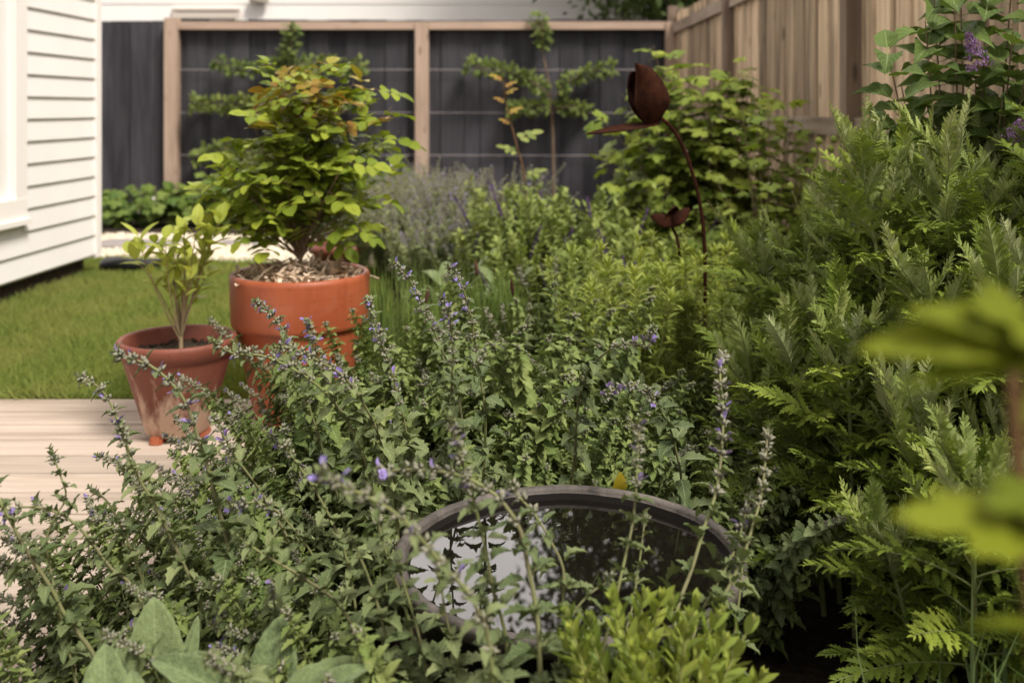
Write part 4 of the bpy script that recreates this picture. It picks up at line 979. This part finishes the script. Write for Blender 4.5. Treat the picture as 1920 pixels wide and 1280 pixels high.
lambs(lx0, ly0, [
    lambpx((300, 1330), (285, 1140), 1.26, 1.26, 1.45, 1, (.25, -1, .25), lx0, ly0),
    lambpx((215, 1400), (185, 1218), 1.16, 1.18, 1.35, 2, (.1, -1, .5), lx0, ly0),
    lambpx((470, 1345), (290, 1208), 1.20, 1.20, 1.0, 3, (-.1, -.55, .9), lx0, ly0),
    lambpx((320, 1340), (372, 1165), 1.30, 1.34, .6, 0, (.6, -1, .3), lx0, ly0),
    lambpx((420, 1400), (360, 1222), 1.19, 1.24, 1.2, 1, (0, -1, .5), lx0, ly0),
    lambpx((150, 1400), (20, 1290), 1.15, 1.18, 1.2, 3, (-.2, -.5, 1), lx0, ly0),
    lambpx((260, 1400), (240, 1262), 1.10, 1.12, 1.4, 2, (.1, -1, .7), lx0, ly0),
    lambpx((330, 1420), (430, 1275), 1.14, 1.2, 1.1, 2, (-.4, -.8, .6), lx0, ly0),
    lambpx((225, 1330), (215, 1200), 1.30, 1.33, 1.1, 2, (.3, -1, .2), lx0, ly0)],
    'pale furry lambs ear with upright leaves in the lower left', 1)
lx0, ly0 = -.26, 1.22
lambs(lx0, ly0, [
    lambpx((510, 1330), (520, 1165), 1.26, 1.28, 1.55, 1, (-.1, -1, .2), lx0, ly0),
    lambpx((500, 1380), (655, 1185), 1.18, 1.22, .8, 3, (-.6, -.3, .9), lx0, ly0),
    lambpx((540, 1370), (668, 1228), 1.14, 1.16, .85, 2, (-.5, -.5, .8), lx0, ly0),
    lambpx((560, 1400), (480, 1290), 1.12, 1.10, 1.2, 2, (0, -.8, .8), lx0, ly0),
    lambpx((600, 1380), (640, 1290), 1.12, 1.10, 1.2, 2, (0, -.8, .8), lx0, ly0)],
    'furry lambs ear with a folded arching leaf left of the tub base', 2)
def rosette(x, y, n, L, label, seed, z=.05, hgt=.3):
    rr = random.Random(seed); sp_ = []
    for i in range(n):
        a_ = i * 2.4; q = .02 + .1 * i / n; e = rr.uniform(.5, 1.6); zz = rr.uniform(z, hgt)
        sp_.append((q * math.cos(a_), q * math.sin(a_), zz, math.cos(a_), math.sin(a_), e, L * rr.uniform(.8, 1.15), 1.2, rr.randrange(5), -math.cos(a_), -math.sin(a_), 1.2))
    return lambs(x, y, sp_, label, seed)
rosette(at(835, 500, 4.1)[0], 4.1, 24, .17, 'grey lambs ear clump behind the brown seed heads', 11, .05, .3)
rosette(at(930, 500, 4.0)[0], 3.95, 18, .15, 'grey lambs ear clump just left of the goldenrod', 12, .05, .3)

# ------------------------------------------------------------------ yellow green shrub in front
def hebe_shoot(seed):
    rr = random.Random(seed); mb = MB(); H = .16
    path = spline([(0, 0, 0), (rr.uniform(-.01, .01), 0, H * .5), (rr.uniform(-.02, .02), rr.uniform(-.02, .02), H)], 8)
    mb.tube(path, np.linspace(.0018, .001, 8), 5, 1); f, L = sampler(path); s = .01; k = 0
    while s < L:
        t = s / L; p, tg = f(s); a_, b_ = perp(tg); k += 1
        for sg in (1, -1):
            ph = (k % 2) * 1.57 + rr.uniform(-.2, .2); o_ = (a_ * math.cos(ph) + b_ * math.sin(ph)) * sg
            mb.leaf(T_box[rr.randrange(3)], p, unit(o_ + tg * (.5 + .9 * t)), tg - o_ * .3, rr.uniform(.034, .046) * (1 - .3 * t), 0)
        s += .0145
    p, tg = f(L)
    for q in range(6):
        an = q * 1.05; a_, b_ = perp(tg); mb.leaf(T_box[0], p, unit(tg + .4 * (a_ * math.cos(an) + b_ * math.sin(an))), -a_ * math.cos(an) - b_ * math.sin(an), .018, 0)
    return mb
hv = [hebe_shoot(k).mesh('hebe_shoot', [M['box'], M['limestem']]) for k in range(4)]
hb = thing('hebe_shrub', (.165, 1.17, 0), 'yellow green small leaved shrub in front of the water tub', 'shrub')
rr = random.Random(6); mbw = MB()
for i in range(34):
    tx = rr.uniform(-1, 1); top = at(1228 + tx * 88, 1128 + 60 * abs(tx) + rr.uniform(0, 120), 1.17 + rr.uniform(-.09, .09))
    e = top - np.array(hb.location) - np.array([0, 0, .14]); b0 = np.array([rr.uniform(-.02, .02), rr.uniform(-.02, .02), -.03])
    mbw.tube(bez(b0, np.array([e[0] * .5, e[1] * .5, e[2] * .6]), e, 8), np.linspace(.003, .0018, 8), 5, 0)
    v = unit(np.array([tx * .35 + rr.uniform(-.15, .15), rr.uniform(-.3, .2), 1]))
    link('shoot', rr.choice(hv), hb, mw=basis(e, np.cross(v, (1, 0, 0)), v, 1.0) @ Matrix.Identity(4)).matrix_basis = Matrix.Translation(Vector(e)) @ Vector((0, 0, 1)).rotation_difference(Vector(v)).to_matrix().to_4x4() @ Matrix.Rotation(rr.uniform(0, 6.28), 4, 'Z')
mbw.build('stem', [M['bark']], hb)

# ------------------------------------------------------------------ blades: chives with brown heads, sedge
def blade_clump(seed, n, H, spread, tpl_w=1.0, droop=True):
    rr = random.Random(seed); mb = MB()
    for i in range(n):
        a_ = rr.uniform(0, 6.28); q = rr.uniform(0, .04); tl = rr.uniform(.02, spread)
        k = rr.randrange(1, 4) if droop else rr.randrange(0, 2)
        mb.leaf(T_grass[k], np.array([q * math.cos(a_), q * math.sin(a_), -.03]), (math.cos(a_) * tl, math.sin(a_) * tl, 1), (math.cos(a_), math.sin(a_), .0), rr.uniform(.7, 1.05) * H, 0, tpl_w)
    return mb
cv = [blade_clump(k, 34, .50, .38, .32, False).mesh('grass_tuft', [M['chive']]) for k in range(3)]
CG = 'upright grass clumps with brown seed heads'
for i, (px, d, lab) in enumerate([(745, 3.55, 'tall upright grass clump right beside the large pot'), (815, 3.35, 'tall upright grass clump under the leftmost brown seed head'), (885, 3.45, 'tall upright grass clump under the thickest brown seed head'), (955, 3.35, 'tall upright grass clump nearest the goldenrod')]):
    x_ = at(px, 600, d)[0]; pl = thing('grass_clump', (x_, d, 0), lab, 'ornamental grass', CG); rr = random.Random(60 + i)
    for k in range(9): link('blade_tuft', rr.choice(cv), pl, mw=Matrix.Translation((rr.uniform(-.1, .1), rr.uniform(-.1, .1), 0)) @ Matrix.Rotation(rr.uniform(0, 6.28), 4, 'Z') @ Matrix.Diagonal((1, 1, rr.uniform(.8, 1.05), 1)))
    heads = {1: [(801, 553, 3.2)], 2: [(893, 503, 3.35), (870, 640, 3.0)], 3: [(960, 538, 3.2)], 0: [(812, 640, 3.0)]}[i]
    for hx_, hy_, hd in heads:
        t_ = at(hx_, hy_, hd) - np.array(pl.location); m = MB()
        m.tube(bez(np.array([0, 0, -.03]), np.array([t_[0] * .3, t_[1] * .3, t_[2] * .6]), t_, 12), .0012, 5, 0); sh = m.build('flower_stalk', [M['chive']], pl)
        m = MB(); c_ = t_; dv = unit((.18 if hx_ == 801 else -.12, 0, 1)); pr = [.002, .0055, .0068, .0068, .006, .004, .001]
        m.tube([c_ + dv * (.028 * (q / 3 - 1)) for q in range(7)], pr, 9, 0, True); m.build('seed_head', [M['brownbud']], sh)
sv = [blade_clump(10 + k, 26, .40, 1.1, .5).mesh('sedge_tuft', [M['sedge']]) for k in range(3)]
for i, (x_, y_, lab) in enumerate([(.66, 1.24, 'arching dark grass tuft beside the bare gap near the tub'), (.86, 1.30, 'arching grass tuft at the lower right edge')]):
    pl = thing('sedge_clump', (x_, y_, 0), lab, 'ornamental grass', 'arching grass in the lower right')
    for k in range(4): link('blade_tuft', sv[k % 3], pl, mw=Matrix.Translation((.06 * math.cos(k * 1.6), .06 * math.sin(k * 1.6), 0)) @ Matrix.Rotation(k * 1.9, 4, 'Z'))

# ------------------------------------------------------------------ far catmint and salvia
def far_cat(seed):
    rr = random.Random(seed); mb = MB()
    for i in range(10):
        a_ = rr.uniform(0, 6.28); tl = rr.uniform(.05, .5); H = rr.uniform(.42, .66)
        e = np.array([math.cos(a_) * tl * H, math.sin(a_) * tl * H, H]); path = bez(np.zeros(3), np.array([e[0] * .3, e[1] * .3, H * .6]), e, 8)
        mb.tube(path, np.linspace(.003, .0015, 8), 4, 1); f, L = sampler(path); s = .06
        while s < L:
            t = s / L; p, tg = f(s); a2, b2 = perp(tg)
            for q in range(4):
                an = rr.uniform(0, 6.28); o_ = a2 * math.cos(an) + b2 * math.sin(an)
                if t < .80: mb.leaf(T_simple[q % 2], p, unit(o_ + tg * .5), tg + np.array([0, 0, .5]), rr.uniform(.022, .038), 0)
                else:
                    mb.leaf(T_blob, p, unit(o_ + tg * .8), tg, rr.uniform(.010, .016), 2)
                    if rr.random() < .25: mb.leaf(T_petal[0], p + o_ * .006, unit(o_ + tg * .5), tg, .013, 3, 1.2)
            s += .022
    return mb
fcv = [far_cat(k).mesh('far_catmint_tuft', [M['catmint_far'], M['catstem'], M['calyx'], M['violet']]) for k in range(4)]
FG = 'silvery catmint hedge at the far end of the bed'
far_spots = [(745, 6.0, .32, 26, .86, 'silvery catmint beside the gravel at the far left of the bed'), (800, 6.6, .36, 28, 1.02, 'silvery catmint before the middle fence post'), (880, 6.3, .34, 26, 1.02, 'silvery catmint with tall spikes right of the middle fence post'),
             (870, 5.3, .30, 22, .82, 'silvery catmint behind the lambs ear'), (950, 5.6, .28, 16, .84, 'silvery catmint below the young rose stem'), (770, 7.4, .3, 16, .95, 'silvery catmint farthest back at the foot of the charcoal fence')]
for i, (px, d, r_, n_, sc_, lab) in enumerate(far_spots):
    scatter('catmint_plant', 'tuft', fcv, at(px, 300, d)[0], d, r_, n_, lab, 'catmint', FG, (sc_ * .85, sc_ * 1.05), seed=70 + i)
def mid_green(seed, flowers):
    rr = random.Random(seed); mb = MB()
    for i in range(8):
        a_ = rr.uniform(0, 6.28); tl = rr.uniform(.05, .35); H = rr.uniform(.5, .72)
        e = np.array([math.cos(a_) * tl * H, math.sin(a_) * tl * H, H]); path = bez(np.zeros(3), np.array([e[0] * .3, e[1] * .3, H * .6]), e, 8)
        mb.tube(path, np.linspace(.003, .0015, 8), 4, 1); f, L = sampler(path); s = .05; fl_ = flowers and i < 1
        while s < L:
            t = s / L; p, tg = f(s); a2, b2 = perp(tg)
            for q in range(3):
                an = rr.uniform(0, 6.28); o_ = a2 * math.cos(an) + b2 * math.sin(an)
                if not fl_ or t < .7: mb.leaf(T_ell[q % 3], p, unit(o_ + tg * .8), tg + np.array([0, 0, .4]), rr.uniform(.035, .06), 0)
                elif fl_: mb.leaf(T_blob, p, unit(o_ + tg * 1.1), tg, rr.uniform(.009, .014), 2); mb.leaf(T_blob, p, unit(o_ - a2 + tg * 1.1), tg, rr.uniform(.009, .014), 2)
            s += .026 if not (fl_ and t > .7) else .009
    return mb
sg = [mid_green(k, True).mesh('salvia_tuft', [leafmat('salvia_leaf', (.15, .20, .05), (.26, .31, .09), (.26, .30, .15), .25, .6) if k == 0 else bpy.data.materials['salvia_leaf'], M['catstem'], M['salvia']]) for k in range(4)]
SG = 'salvia plants with dark purple spikes'
for i, (px, d, r_, n_, sc_, lab) in enumerate([(1020, 5.2, .26, 12, .95, 'salvia left of the dark purple spikes, below the back fence'), (1100, 4.7, .26, 13, .92, 'salvia carrying the darkest purple spikes'), (1180, 4.4, .24, 12, .80, 'salvia in front of the currant bush'),
        (1060, 4.0, .24, 12, .72, 'salvia behind the goldenrod tips'), (1200, 3.8, .2, 10, .70, 'salvia beside the small rusted flower'), (960, 4.7, .24, 12, .78, 'salvia behind the lambs ear, right of the silvery catmint'), (1310, 3.7, .2, 9, .62, 'salvia in deep shade behind the tall rusted stem')]):
    scatter('salvia_plant', 'tuft', sg, at(px, 300, d)[0], d, r_, n_, lab, 'salvia', SG, (sc_ * .85, sc_ * 1.05), seed=90 + i)

# ------------------------------------------------------------------ generic bushes
def rose_leaf(mb, p, d, up, L, rr, mat, n=2):
    d = unit(d); s_ = unit(np.cross(d, up)); mb.tube([p, p + d * L], [.0009, .0005], 3, 2)
    mb.leaf(T_rose[rr.randrange(3)], p + d * L * .62, d, up, L * .52, mat)
    for q in range(n):
        b_ = p + d * L * (.22 + .30 * q)
        for sg_ in (1, -1): mb.leaf(T_rose[rr.randrange(3)], b_, unit(s_ * sg_ + d * .45), unit(up + rr.uniform(-.2, .2) * s_), L * rr.uniform(.38, .46), mat)
def bush(name, base, tips, r0, leaf_fn, mats, label, cat, group=None, sp_=.03, start=.5, seed=0, bow=.25, parts=('stem', 'foliage'), wood=None, trunk=None):
    pl = thing(name, base, label, cat, group); rr = random.Random(seed); mw_, ml = MB(), MB(); base = np.array(base, float)
    for tp in tips:
        e = np.asarray(tp, float) - base; o0 = np.array([rr.uniform(-.02, .02), rr.uniform(-.02, .02), -.02])
        if trunk is not None: o0 = np.array([0, 0, trunk * rr.uniform(.6, 1)])
        mid = o0 + (e - o0) * .5 + np.array([-(e[0]) * bow * .5, -(e[1]) * bow * .5, bow * .4 * np.linalg.norm(e)]) + np.array([rr.uniform(-.03, .03)] * 3)
        path = bez(o0, mid, e, 12); L_ = np.linalg.norm(e); mw_.tube(path, np.linspace(r0, r0 * .25, 12), 5, 0)
        f, L = sampler(path); s = L * start; ph = rr.random() * 6
        while s <= L:
            p, tg = f(s); ph += 2.4; a_, b_ = perp(tg); o_ = a_ * math.cos(ph) + b_ * math.sin(ph); leaf_fn(ml, p, tg, o_, s / L, rr); s += sp_ * rr.uniform(.7, 1.3)
    if trunk is not None: mw_.tube([(0, 0, -.05), (.0, 0, trunk * .6), (0, 0, trunk)], [r0 * 2.4, r0 * 2, r0 * 1.6], 8, 0)
    mw_.build(parts[0], [wood or M['bark']], pl); ml.build(parts[1], mats, pl)
    return pl
def egg(cen, rx, ry, rz, n, seed, top=1.0, jit=.15, low=-1):
    rr = random.Random(seed); out = []
    while len(out) < n:
        v = unit([rr.gauss(0, 1) for _ in range(3)]) * rr.uniform(.55, 1.0) ** .5
        if v[2] < low: continue
        taper = 1 - max(0, v[2]) * (1 - top)
        out.append(np.array(cen) + np.array([v[0] * rx * taper, v[1] * ry * taper, v[2] * rz]) * rr.uniform(1 - jit, 1 + jit))
    return out
# potted rose
def lf_rose(ml, p, tg, o_, t, rr, topz=[.95]):
    z = p[2] + .45; red = z > .92 and rr.random() < .55
    d_ = unit(o_ * .9 + tg * .4 + np.array([0, 0, rr.uniform(-.15, .15)])); rose_leaf(ml, p, d_, unit(np.array([rr.uniform(-.7, .7), rr.uniform(-.8, .4), 1])), rr.uniform(.095, .135), rr, 1 if red else 0)
rb = np.array([big[0], big[1], .44]); rt = []
rr = random.Random(44)
def envelope(z):      # half width of the rose at world height z
    return float(np.interp(z, [.54, .60, .70, .83, .92, 1.0, 1.09, 1.16], [.17, .29, .35, .33, .31, .27, .18, .07]))
for i in range(54):
    z = .60 + .55 * rr.random() ** 1.25 if i < 46 else rr.uniform(.62, .84); w = envelope(z); a_ = rr.uniform(0, 6.28); q = rr.uniform(.55, 1.0) if i > 15 else rr.uniform(0, .5)
    rt.append((rb[0] + .01 + w * q * math.cos(a_), rb[1] + w * q * math.sin(a_) * .85, z))
rt += [at(600, 125, 3.25), at(585, 150, 3.3), at(550, 170, 3.2), at(700, 165, 3.3), at(645, 185, 3.2), at(750, 245, 3.3), at(735, 200, 3.25), at(390, 345, 3.2), at(420, 335, 3.15)]
bush('rose_bush', rb, rt, .0035, lf_rose, [M['rose'], M['rosered'], M['redtwig']], 'bushy yellow green rose with bronze tips growing in the large pot', 'rose bush', None, .042, .45, 1, .2, trunk=.10)
# small pot shrub
def lf_small(ml, p, tg, o_, t, rr):
    if t < .75 and rr.random() < .55: return
    ml.leaf(T_ell[rr.randrange(3)], p, unit(o_ + tg * rr.uniform(.3, 1.2) + np.array([0, 0, .15])), tg * .5 + np.array([0, 0, 1.]), rr.uniform(.055, .085) * (1 if t > .75 else .65), 0, 1.15)
st_ = [(258, 440), (240, 470), (290, 455), (300, 470), (330, 440), (345, 420), (372, 405), (385, 425), (400, 430), (412, 410), (355, 465), (385, 480), (320, 500), (300, 520), (395, 510), (360, 505), (340, 540), (375, 545), (350, 480), (392, 455), (330, 470), (310, 445)]
rr = random.Random(3); sb = np.array([sp[0] + .01, sp[1], .25])
bush('potted_shrub', sb, [at(a_, b_, 3.05 + rr.uniform(-.12, .12)) for a_, b_ in st_], .0032, lf_small, [M['small']], 'sparse young shrub with pale twigs growing in the stained pot', 'shrub', None, .018, .55, 2, .16, wood=M['twig'], trunk=.06)
# currant / guelder rose by the fence
def lf_lob(sz, mat_fn=lambda z, rr: 0):
    def f(ml, p, tg, o_, t, rr):
        ml.leaf(T_lob[rr.randrange(4)], p + o_ * .015, unit(o_ + tg * .3 + np.array([0, 0, rr.uniform(-.4, .1)])), unit(np.array([rr.uniform(-.4, .4), rr.uniform(-.5, .2), 1])), rr.uniform(.7, 1.15) * sz, mat_fn(p[2], rr))
    return f
cb = (1.05, 5.4, 0)
ct = egg((1.0, 5.3, .70), .60, .42, .60, 150, 5, .8) + [at(1225, 85, 5.2), at(1262, 100, 5.2), at(1240, 130, 5.2), at(1330, 110, 5.3), at(1290, 150, 5.1), at(1165, 175, 5.1), at(1120, 215, 5), at(1190, 150, 5), at(1370, 160, 5.2), at(1420, 190, 5.0), at(1215, 110, 5.1)]
bush('currant_bush', cb, ct, .005, lf_lob(.100), [M['currant']], 'lobed leaf currant bush in the corner between both fences', 'shrub', 'shrubs along the timber fence', .05, .45, 5, .2)
ct = egg((1.12, 4.3, .42), .42, .36, .40, 80, 6, .9) + [at(1390, 200, 4.4), at(1440, 150, 4.5), at(1500, 170, 4.5), at(1480, 200, 4.5), at(1520, 250, 4.4), at(1410, 120, 4.6)]
bush('currant_bush', (1.1, 4.3, 0), ct, .005, lf_lob(.078), [M['currant']], 'shaded lobed leaf bush behind the tall rusted flower stem', 'shrub', 'shrubs along the timber fence', .05, .4, 6, .2)
ct = egg((1.28, 3.45, .40), .28, .32, .38, 60, 7, .9)
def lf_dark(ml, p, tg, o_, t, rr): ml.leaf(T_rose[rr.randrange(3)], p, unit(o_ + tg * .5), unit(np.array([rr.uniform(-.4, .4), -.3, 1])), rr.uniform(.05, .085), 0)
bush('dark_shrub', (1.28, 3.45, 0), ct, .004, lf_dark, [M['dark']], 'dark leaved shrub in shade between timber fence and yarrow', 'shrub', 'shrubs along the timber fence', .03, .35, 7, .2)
# bud plant near the fence
bd = thing('bud_plant', (at(1545, 300, 3.6)[0], 3.6, 0), 'slender stalks with round pale green buds before the timber fence', 'plant')
for (px, py) in [(1535, 265), (1563, 262), (1558, 280), (1482, 350), (1526, 285)]:
    t_ = at(px, py, 3.6) - np.array(bd.location); m = MB(); m.tube(bez(np.array([0, 0, -.03]), np.array([t_[0] * .2, 0, t_[2] * .7]), t_, 12), np.linspace(.003, .0015, 12), 5); s2 = m.build('stalk', [M['limestem']], bd)
    m = MB(); m.lathe([(0, -.014), (.009, -.010), (.0135, 0), (.010, .010), (.003, .015), (0, .016)], 12, c=t_); m.build('bud', [M['lime']], s2)
# young rose stem
ys_ = thing('young_rose', (at(985, 400, 5.4)[0], 5.4, 0), 'single young rose stem with coppery leaves at its top, before the charcoal fence', 'rose')
m, ml = MB(), MB(); yo = np.array(ys_.location); path = spline([(0, 0, -.03), at(985, 350, 5.4) - yo, at(968, 270, 5.4) - yo, at(950, 200, 5.4) - yo, at(944, 150, 5.4) - yo], 20); m.tube(path, np.linspace(.007, .003, 20), 6)
f, L = sampler(path); rr = random.Random(9)
for t in (.45, .55, .66, .72, .80, .85, .9, .94, .97, 1.0):
    p, tg = f(L * t); sgn = -1 if rr.random() < .5 else 1
    rose_leaf(ml, p, unit((sgn, rr.uniform(-.4, .4), .35)), np.array([0, -.5, 1]), rr.uniform(.11, .15) * (1 if t < .78 else .55), rr, 1 if t > .78 else 0)
m.build('stem', [M['redtwig']], ys_); ml.build('foliage', [M['apple'], M['rosered'], M['redtwig']], ys_)
# espalier trees
def espalier(px0, base_d, arms, trunk, label, seed):
    x0 = at(px0, 300, base_d)[0]; pl = thing('espalier_tree', (x0, base_d, 0), label, 'fruit tree', 'espaliered fruit trees on the charcoal fence'); o0 = np.array(pl.location); rr = random.Random(seed)
    m = MB(); tp = spline([(0, 0, -.05)] + [at(a_, b_, base_d) - o0 for a_, b_ in trunk], 20); m.tube(tp, np.linspace(.018, .006, 20), 7); m.build('trunk', [M['bark']], pl)
    for arm in arms:
        pth = spline([at(a_, b_, base_d) - o0 for a_, b_ in arm], 20); m = MB(); m.tube(pth, np.linspace(.009, .004, 20), 5, 1); f, L = sampler(pth); s = L * .08
        while s < L:
            p, tg = f(s)
            for q in range(9):
                a_, b_ = perp(tg); an = rr.uniform(0, 6.28); o_ = a_ * math.cos(an) + b_ * math.sin(an); pp = p + o_ * rr.uniform(0, .065) + np.array([0, -.02, 0])
                m.leaf(T_ell[rr.randrange(3)], pp, unit(o_ + tg * rr.uniform(-.5, .8) + np.array([0, -.2, 0])), np.array([rr.uniform(-.5, .5), -.6, 1]), rr.uniform(.045, .085), 0, 1.25)
            s += .028
        m.build('branch', [M['apple'], M['bark']], pl)
espalier(545, 9.85, [[(545, 128), (500, 124), (450, 130), (400, 112)], [(548, 125), (600, 118), (650, 128), (690, 122)], [(545, 195), (490, 190), (430, 195), (357, 192)], [(545, 195), (620, 190), (690, 195)],
                     [(545, 290), (470, 285), (420, 280), (360, 298)], [(545, 290), (620, 290), (700, 290)], [(545, 150), (540, 110), (548, 75), (545, 42)]],
         [(545, 380), (545, 250), (545, 130), (545, 60)], 'espaliered fruit tree on the fence panel behind the potted rose', 3)
espalier(1038, 9.85, [[(1035, 185), (1005, 158), (960, 138), (872, 122)], [(1040, 180), (1070, 150), (1105, 135), (1152, 128)], [(1035, 205), (1000, 200), (955, 208)], [(1040, 205), (1075, 200), (1105, 212)], [(1015, 100), (1020, 70), (1010, 40), (1012, 22)]],
         [(1038, 330), (1036, 240), (1030, 160), (1018, 100), (1013, 40)], 'espaliered fruit tree on the right hand fence panel with a Y shape', 4)
# ground cover along the back fence
def lf_gc(ml, p, tg, o_, t, rr):
    ml.leaf(T_lob[rr.randrange(4)], p, unit(o_ + np.array([0, 0, .2])), unit(np.array([rr.uniform(-.3, .3), -.5, 1])), rr.uniform(.07, .12), 0)
    if rr.random() < .035: 
        for q in range(5): ml.leaf(T_petal[0], p + np.array([0, -.02, .05]), (math.cos(q * 1.26), -.5, math.sin(q * 1.26)), (0, -1, 0), .018, 1, 1.6)
for i, (px, d, h, w, lab) in enumerate([(225, 8.9, .30, .34, 'low leafy plant with white flowers beside the house corner'), (300, 8.8, .36, .34, 'low leafy plant with small white flowers left of the fence post'), (385, 8.9, .42, .36, 'low leafy plant at the foot of the left fence post'), (470, 9.0, .34, .4, 'low leafy plant behind the left half of the potted rose'), (560, 9.0, .3, .4, 'low leafy plant behind the stem of the potted rose'), (735, 8.9, .62, .2, 'upright leafy plant left of the middle fence post'), (650, 9.0, .34, .4, 'low leafy plant behind the right half of the potted rose')]):
    x_ = at(px, 300, d)[0]; tips = egg((x_, d, h * .5), w, .3, h * .5, 36, 30 + i)
    bush('ground_cover_plant', (x_, d, 0), tips, .004, lf_gc, [M['groundleaf'], M['white']], lab, 'plant', 'leafy plants at the foot of the charcoal fence', .045, .4, 30 + i, .2)
# lilac
def lf_lil(ml, p, tg, o_, t, rr):
    for sg_ in (1, -1):
        d_ = unit(o_ * sg_ + tg * .35 + np.array([0, 0, rr.uniform(-.3, .2)])); ml.tube([p, p + d_ * .018], .0009, 4, 1)
        ml.leaf(T_lil[rr.randrange(4)], p + d_ * .018, d_, unit(np.array([rr.uniform(-.3, .3), rr.uniform(-.7, -.1), 1])), rr.uniform(.075, .105), 0)
lb = (1.20, 2.62, 0)
lt_ = [(1665, 100, 2.25), (1690, 160, 2.3), (1645, 215, 2.35), (1735, 40, 2.3), (1790, 10, 2.3), (1830, 150, 2.3), (1880, 190, 2.2), (1900, 60, 2.2), (1850, 20, 2.35), (1760, 230, 2.35), (1820, 240, 2.3), (1925, 130, 2.2), (1800, -60, 2.4), (1900, -60, 2.4), (1960, 0, 2.3), (1980, 160, 2.3), (1870, 260, 2.35), (1750, -30, 2.4), (1720, 240, 2.4), (1950, 260, 2.3)]
bush('lilac_bush', lb, [at(*a_) for a_ in lt_], .006, lf_lil, [M['lilac'], M['limestem']], 'lilac with broad dark heart shaped leaves over the timber fence', 'lilac', None, .058, .70, 12, .1)
lil = [o for o in COL.objects if o.name.startswith('lilac_bush')][0]
def panicle(b_, t_, w, seed):
    rr = random.Random(seed); m = MB(); b_ = b_ - np.array(lb); t_ = t_ - np.array(lb); m.tube([b_, t_], .0012, 5, 1); ax_ = t_ - b_; L = np.linalg.norm(ax_); a_, c_ = perp(unit(ax_))
    for i in range(190):
        t = rr.random() ** .85; an = rr.uniform(0, 6.28); q = w * (1 - t) ** .7 * rr.uniform(.4, 1); o_ = a_ * math.cos(an) + c_ * math.sin(an); p = b_ + ax_ * t + o_ * q
        for k in range(4):
            d_ = unit(o_ + .9 * (math.cos(k * 1.57) * unit(ax_) + math.sin(k * 1.57) * np.cross(o_, unit(ax_)))); m.leaf(T_petal[0], p, d_, o_, rr.uniform(.0045, .0065), 0, 1.2)
    m.build('flower_panicle', [M['lilacflower'], M['redtwig']], lil)
panicle(at(1838, 130, 2.15), at(1815, 62, 2.15), .030, 1); panicle(at(1905, 265, 2.1), at(1915, 225, 2.1), .030, 2)
# blurred foreground leaves at the right
fb_ = thing('foreground_shrub', (.26, .41, 0), 'out of focus yellow green shrub reaching in from the right edge', 'shrub'); fo = np.array(fb_.location)
m, ml = MB(), MB(); rr = random.Random(2)
stem = spline([(0, 0, -.03), (-.01, 0, .4), at(1905, 800, .41) - fo, at(1925, 640, .41) - fo, at(1965, 520, .41) - fo], 20); m.tube(stem, np.linspace(.005, .0025, 20), 7)
ttr = [blade(.50, 10, 5, p_ov, .2, .3, .14, .05, 3), blade(.45, 10, 5, p_ov, .3, .8, .14, .05, 4)]
for (b_, t_, d0, d1, up, W) in [((1925, 650), (1700, 560), .39, .37, (-.1, -.6, 1), .9), ((1925, 640), (1600, 640), .39, .37, (.1, -.75, .8), .80), ((1930, 660), (1690, 720), .39, .37, (0, -.9, .6), .55), ((1960, 600), (1830, 560), .39, .37, (0, -.7, .8), .9), ((1910, 700), (1960, 640), .39, .37, (0, -.9, .5), .9),
        ((1990, 985), (1680, 945), .39, .37, (0, -.35, 1), .6), ((1990, 920), (1850, 935), .39, .37, (0, -.5, 1), .7), ((2000, 1215), (1845, 1130), .39, .37, (.2, -.5, 1), .45), ((1960, 700), (1920, 800), .39, .37, (-.5, -.9, 0), .6)]:
    a_, c_ = at(*b_, d0) - fo, at(*t_, d1) - fo
    ml.leaf((ttr + T_lob[:2])[rr.randrange(4)], a_, c_ - a_, up, np.linalg.norm(c_ - a_) * .95, 0, W * .85)
for yy, (ex, ey) in ((.5, (1990, 985)), (.62, (2000, 1215))): m.tube(bez(np.array([0, 0, .3]), np.array([.01, 0, .5]), at(ex, ey, .37) - fo, 8), .002, 5)
m.build('stem', [M['redtwig']], fb_); ml.build('foliage', [M['fore']], fb_)
# tree behind the fence
tr = thing('broadleaf_tree', (2.55, 11.6, 0), 'dark broadleaf tree overhanging the corner behind both fences', 'tree')
m = MB(); m.tube(spline([(0, 0, -.1), (.05, 0, 1.5), (-.1, 0, 3), (0, 0, 4.5)], 14), np.linspace(.2, .09, 14), 10)
rr = random.Random(77); tips = egg((0, .1, 5.3), 2.3, 1.1, 3.4, 360, 8) + [np.array([rr.uniform(-1.15, .0), rr.uniform(-.6, .2), rr.uniform(2.15, 2.7)]) for _ in range(16)]; ml = MB()
for e in tips:
    o0 = np.array([0, 0, rr.uniform(1.8, 4.2)]); path = bez(o0, (o0 + e) / 2 + np.array([0, 0, .4]), e, 8); m.tube(path, np.linspace(.035, .006, 8), 4)
    n = 85; c_ = path[-1] + rg.normal(size=(n, 3)) * np.array([.30, .30, .22]); fd = rg.normal(size=(n, 3)); fd[:, 2] -= .4
    ml.add(*batch(T_simple[0], c_, fd, rg.normal(size=(n, 3)) * .4 + np.array([0, 0, 1.]), rg.uniform(.08, .15, n)))
m.build('trunk', [M['bark']], tr); ml.build('crown', [M['dark']], tr)
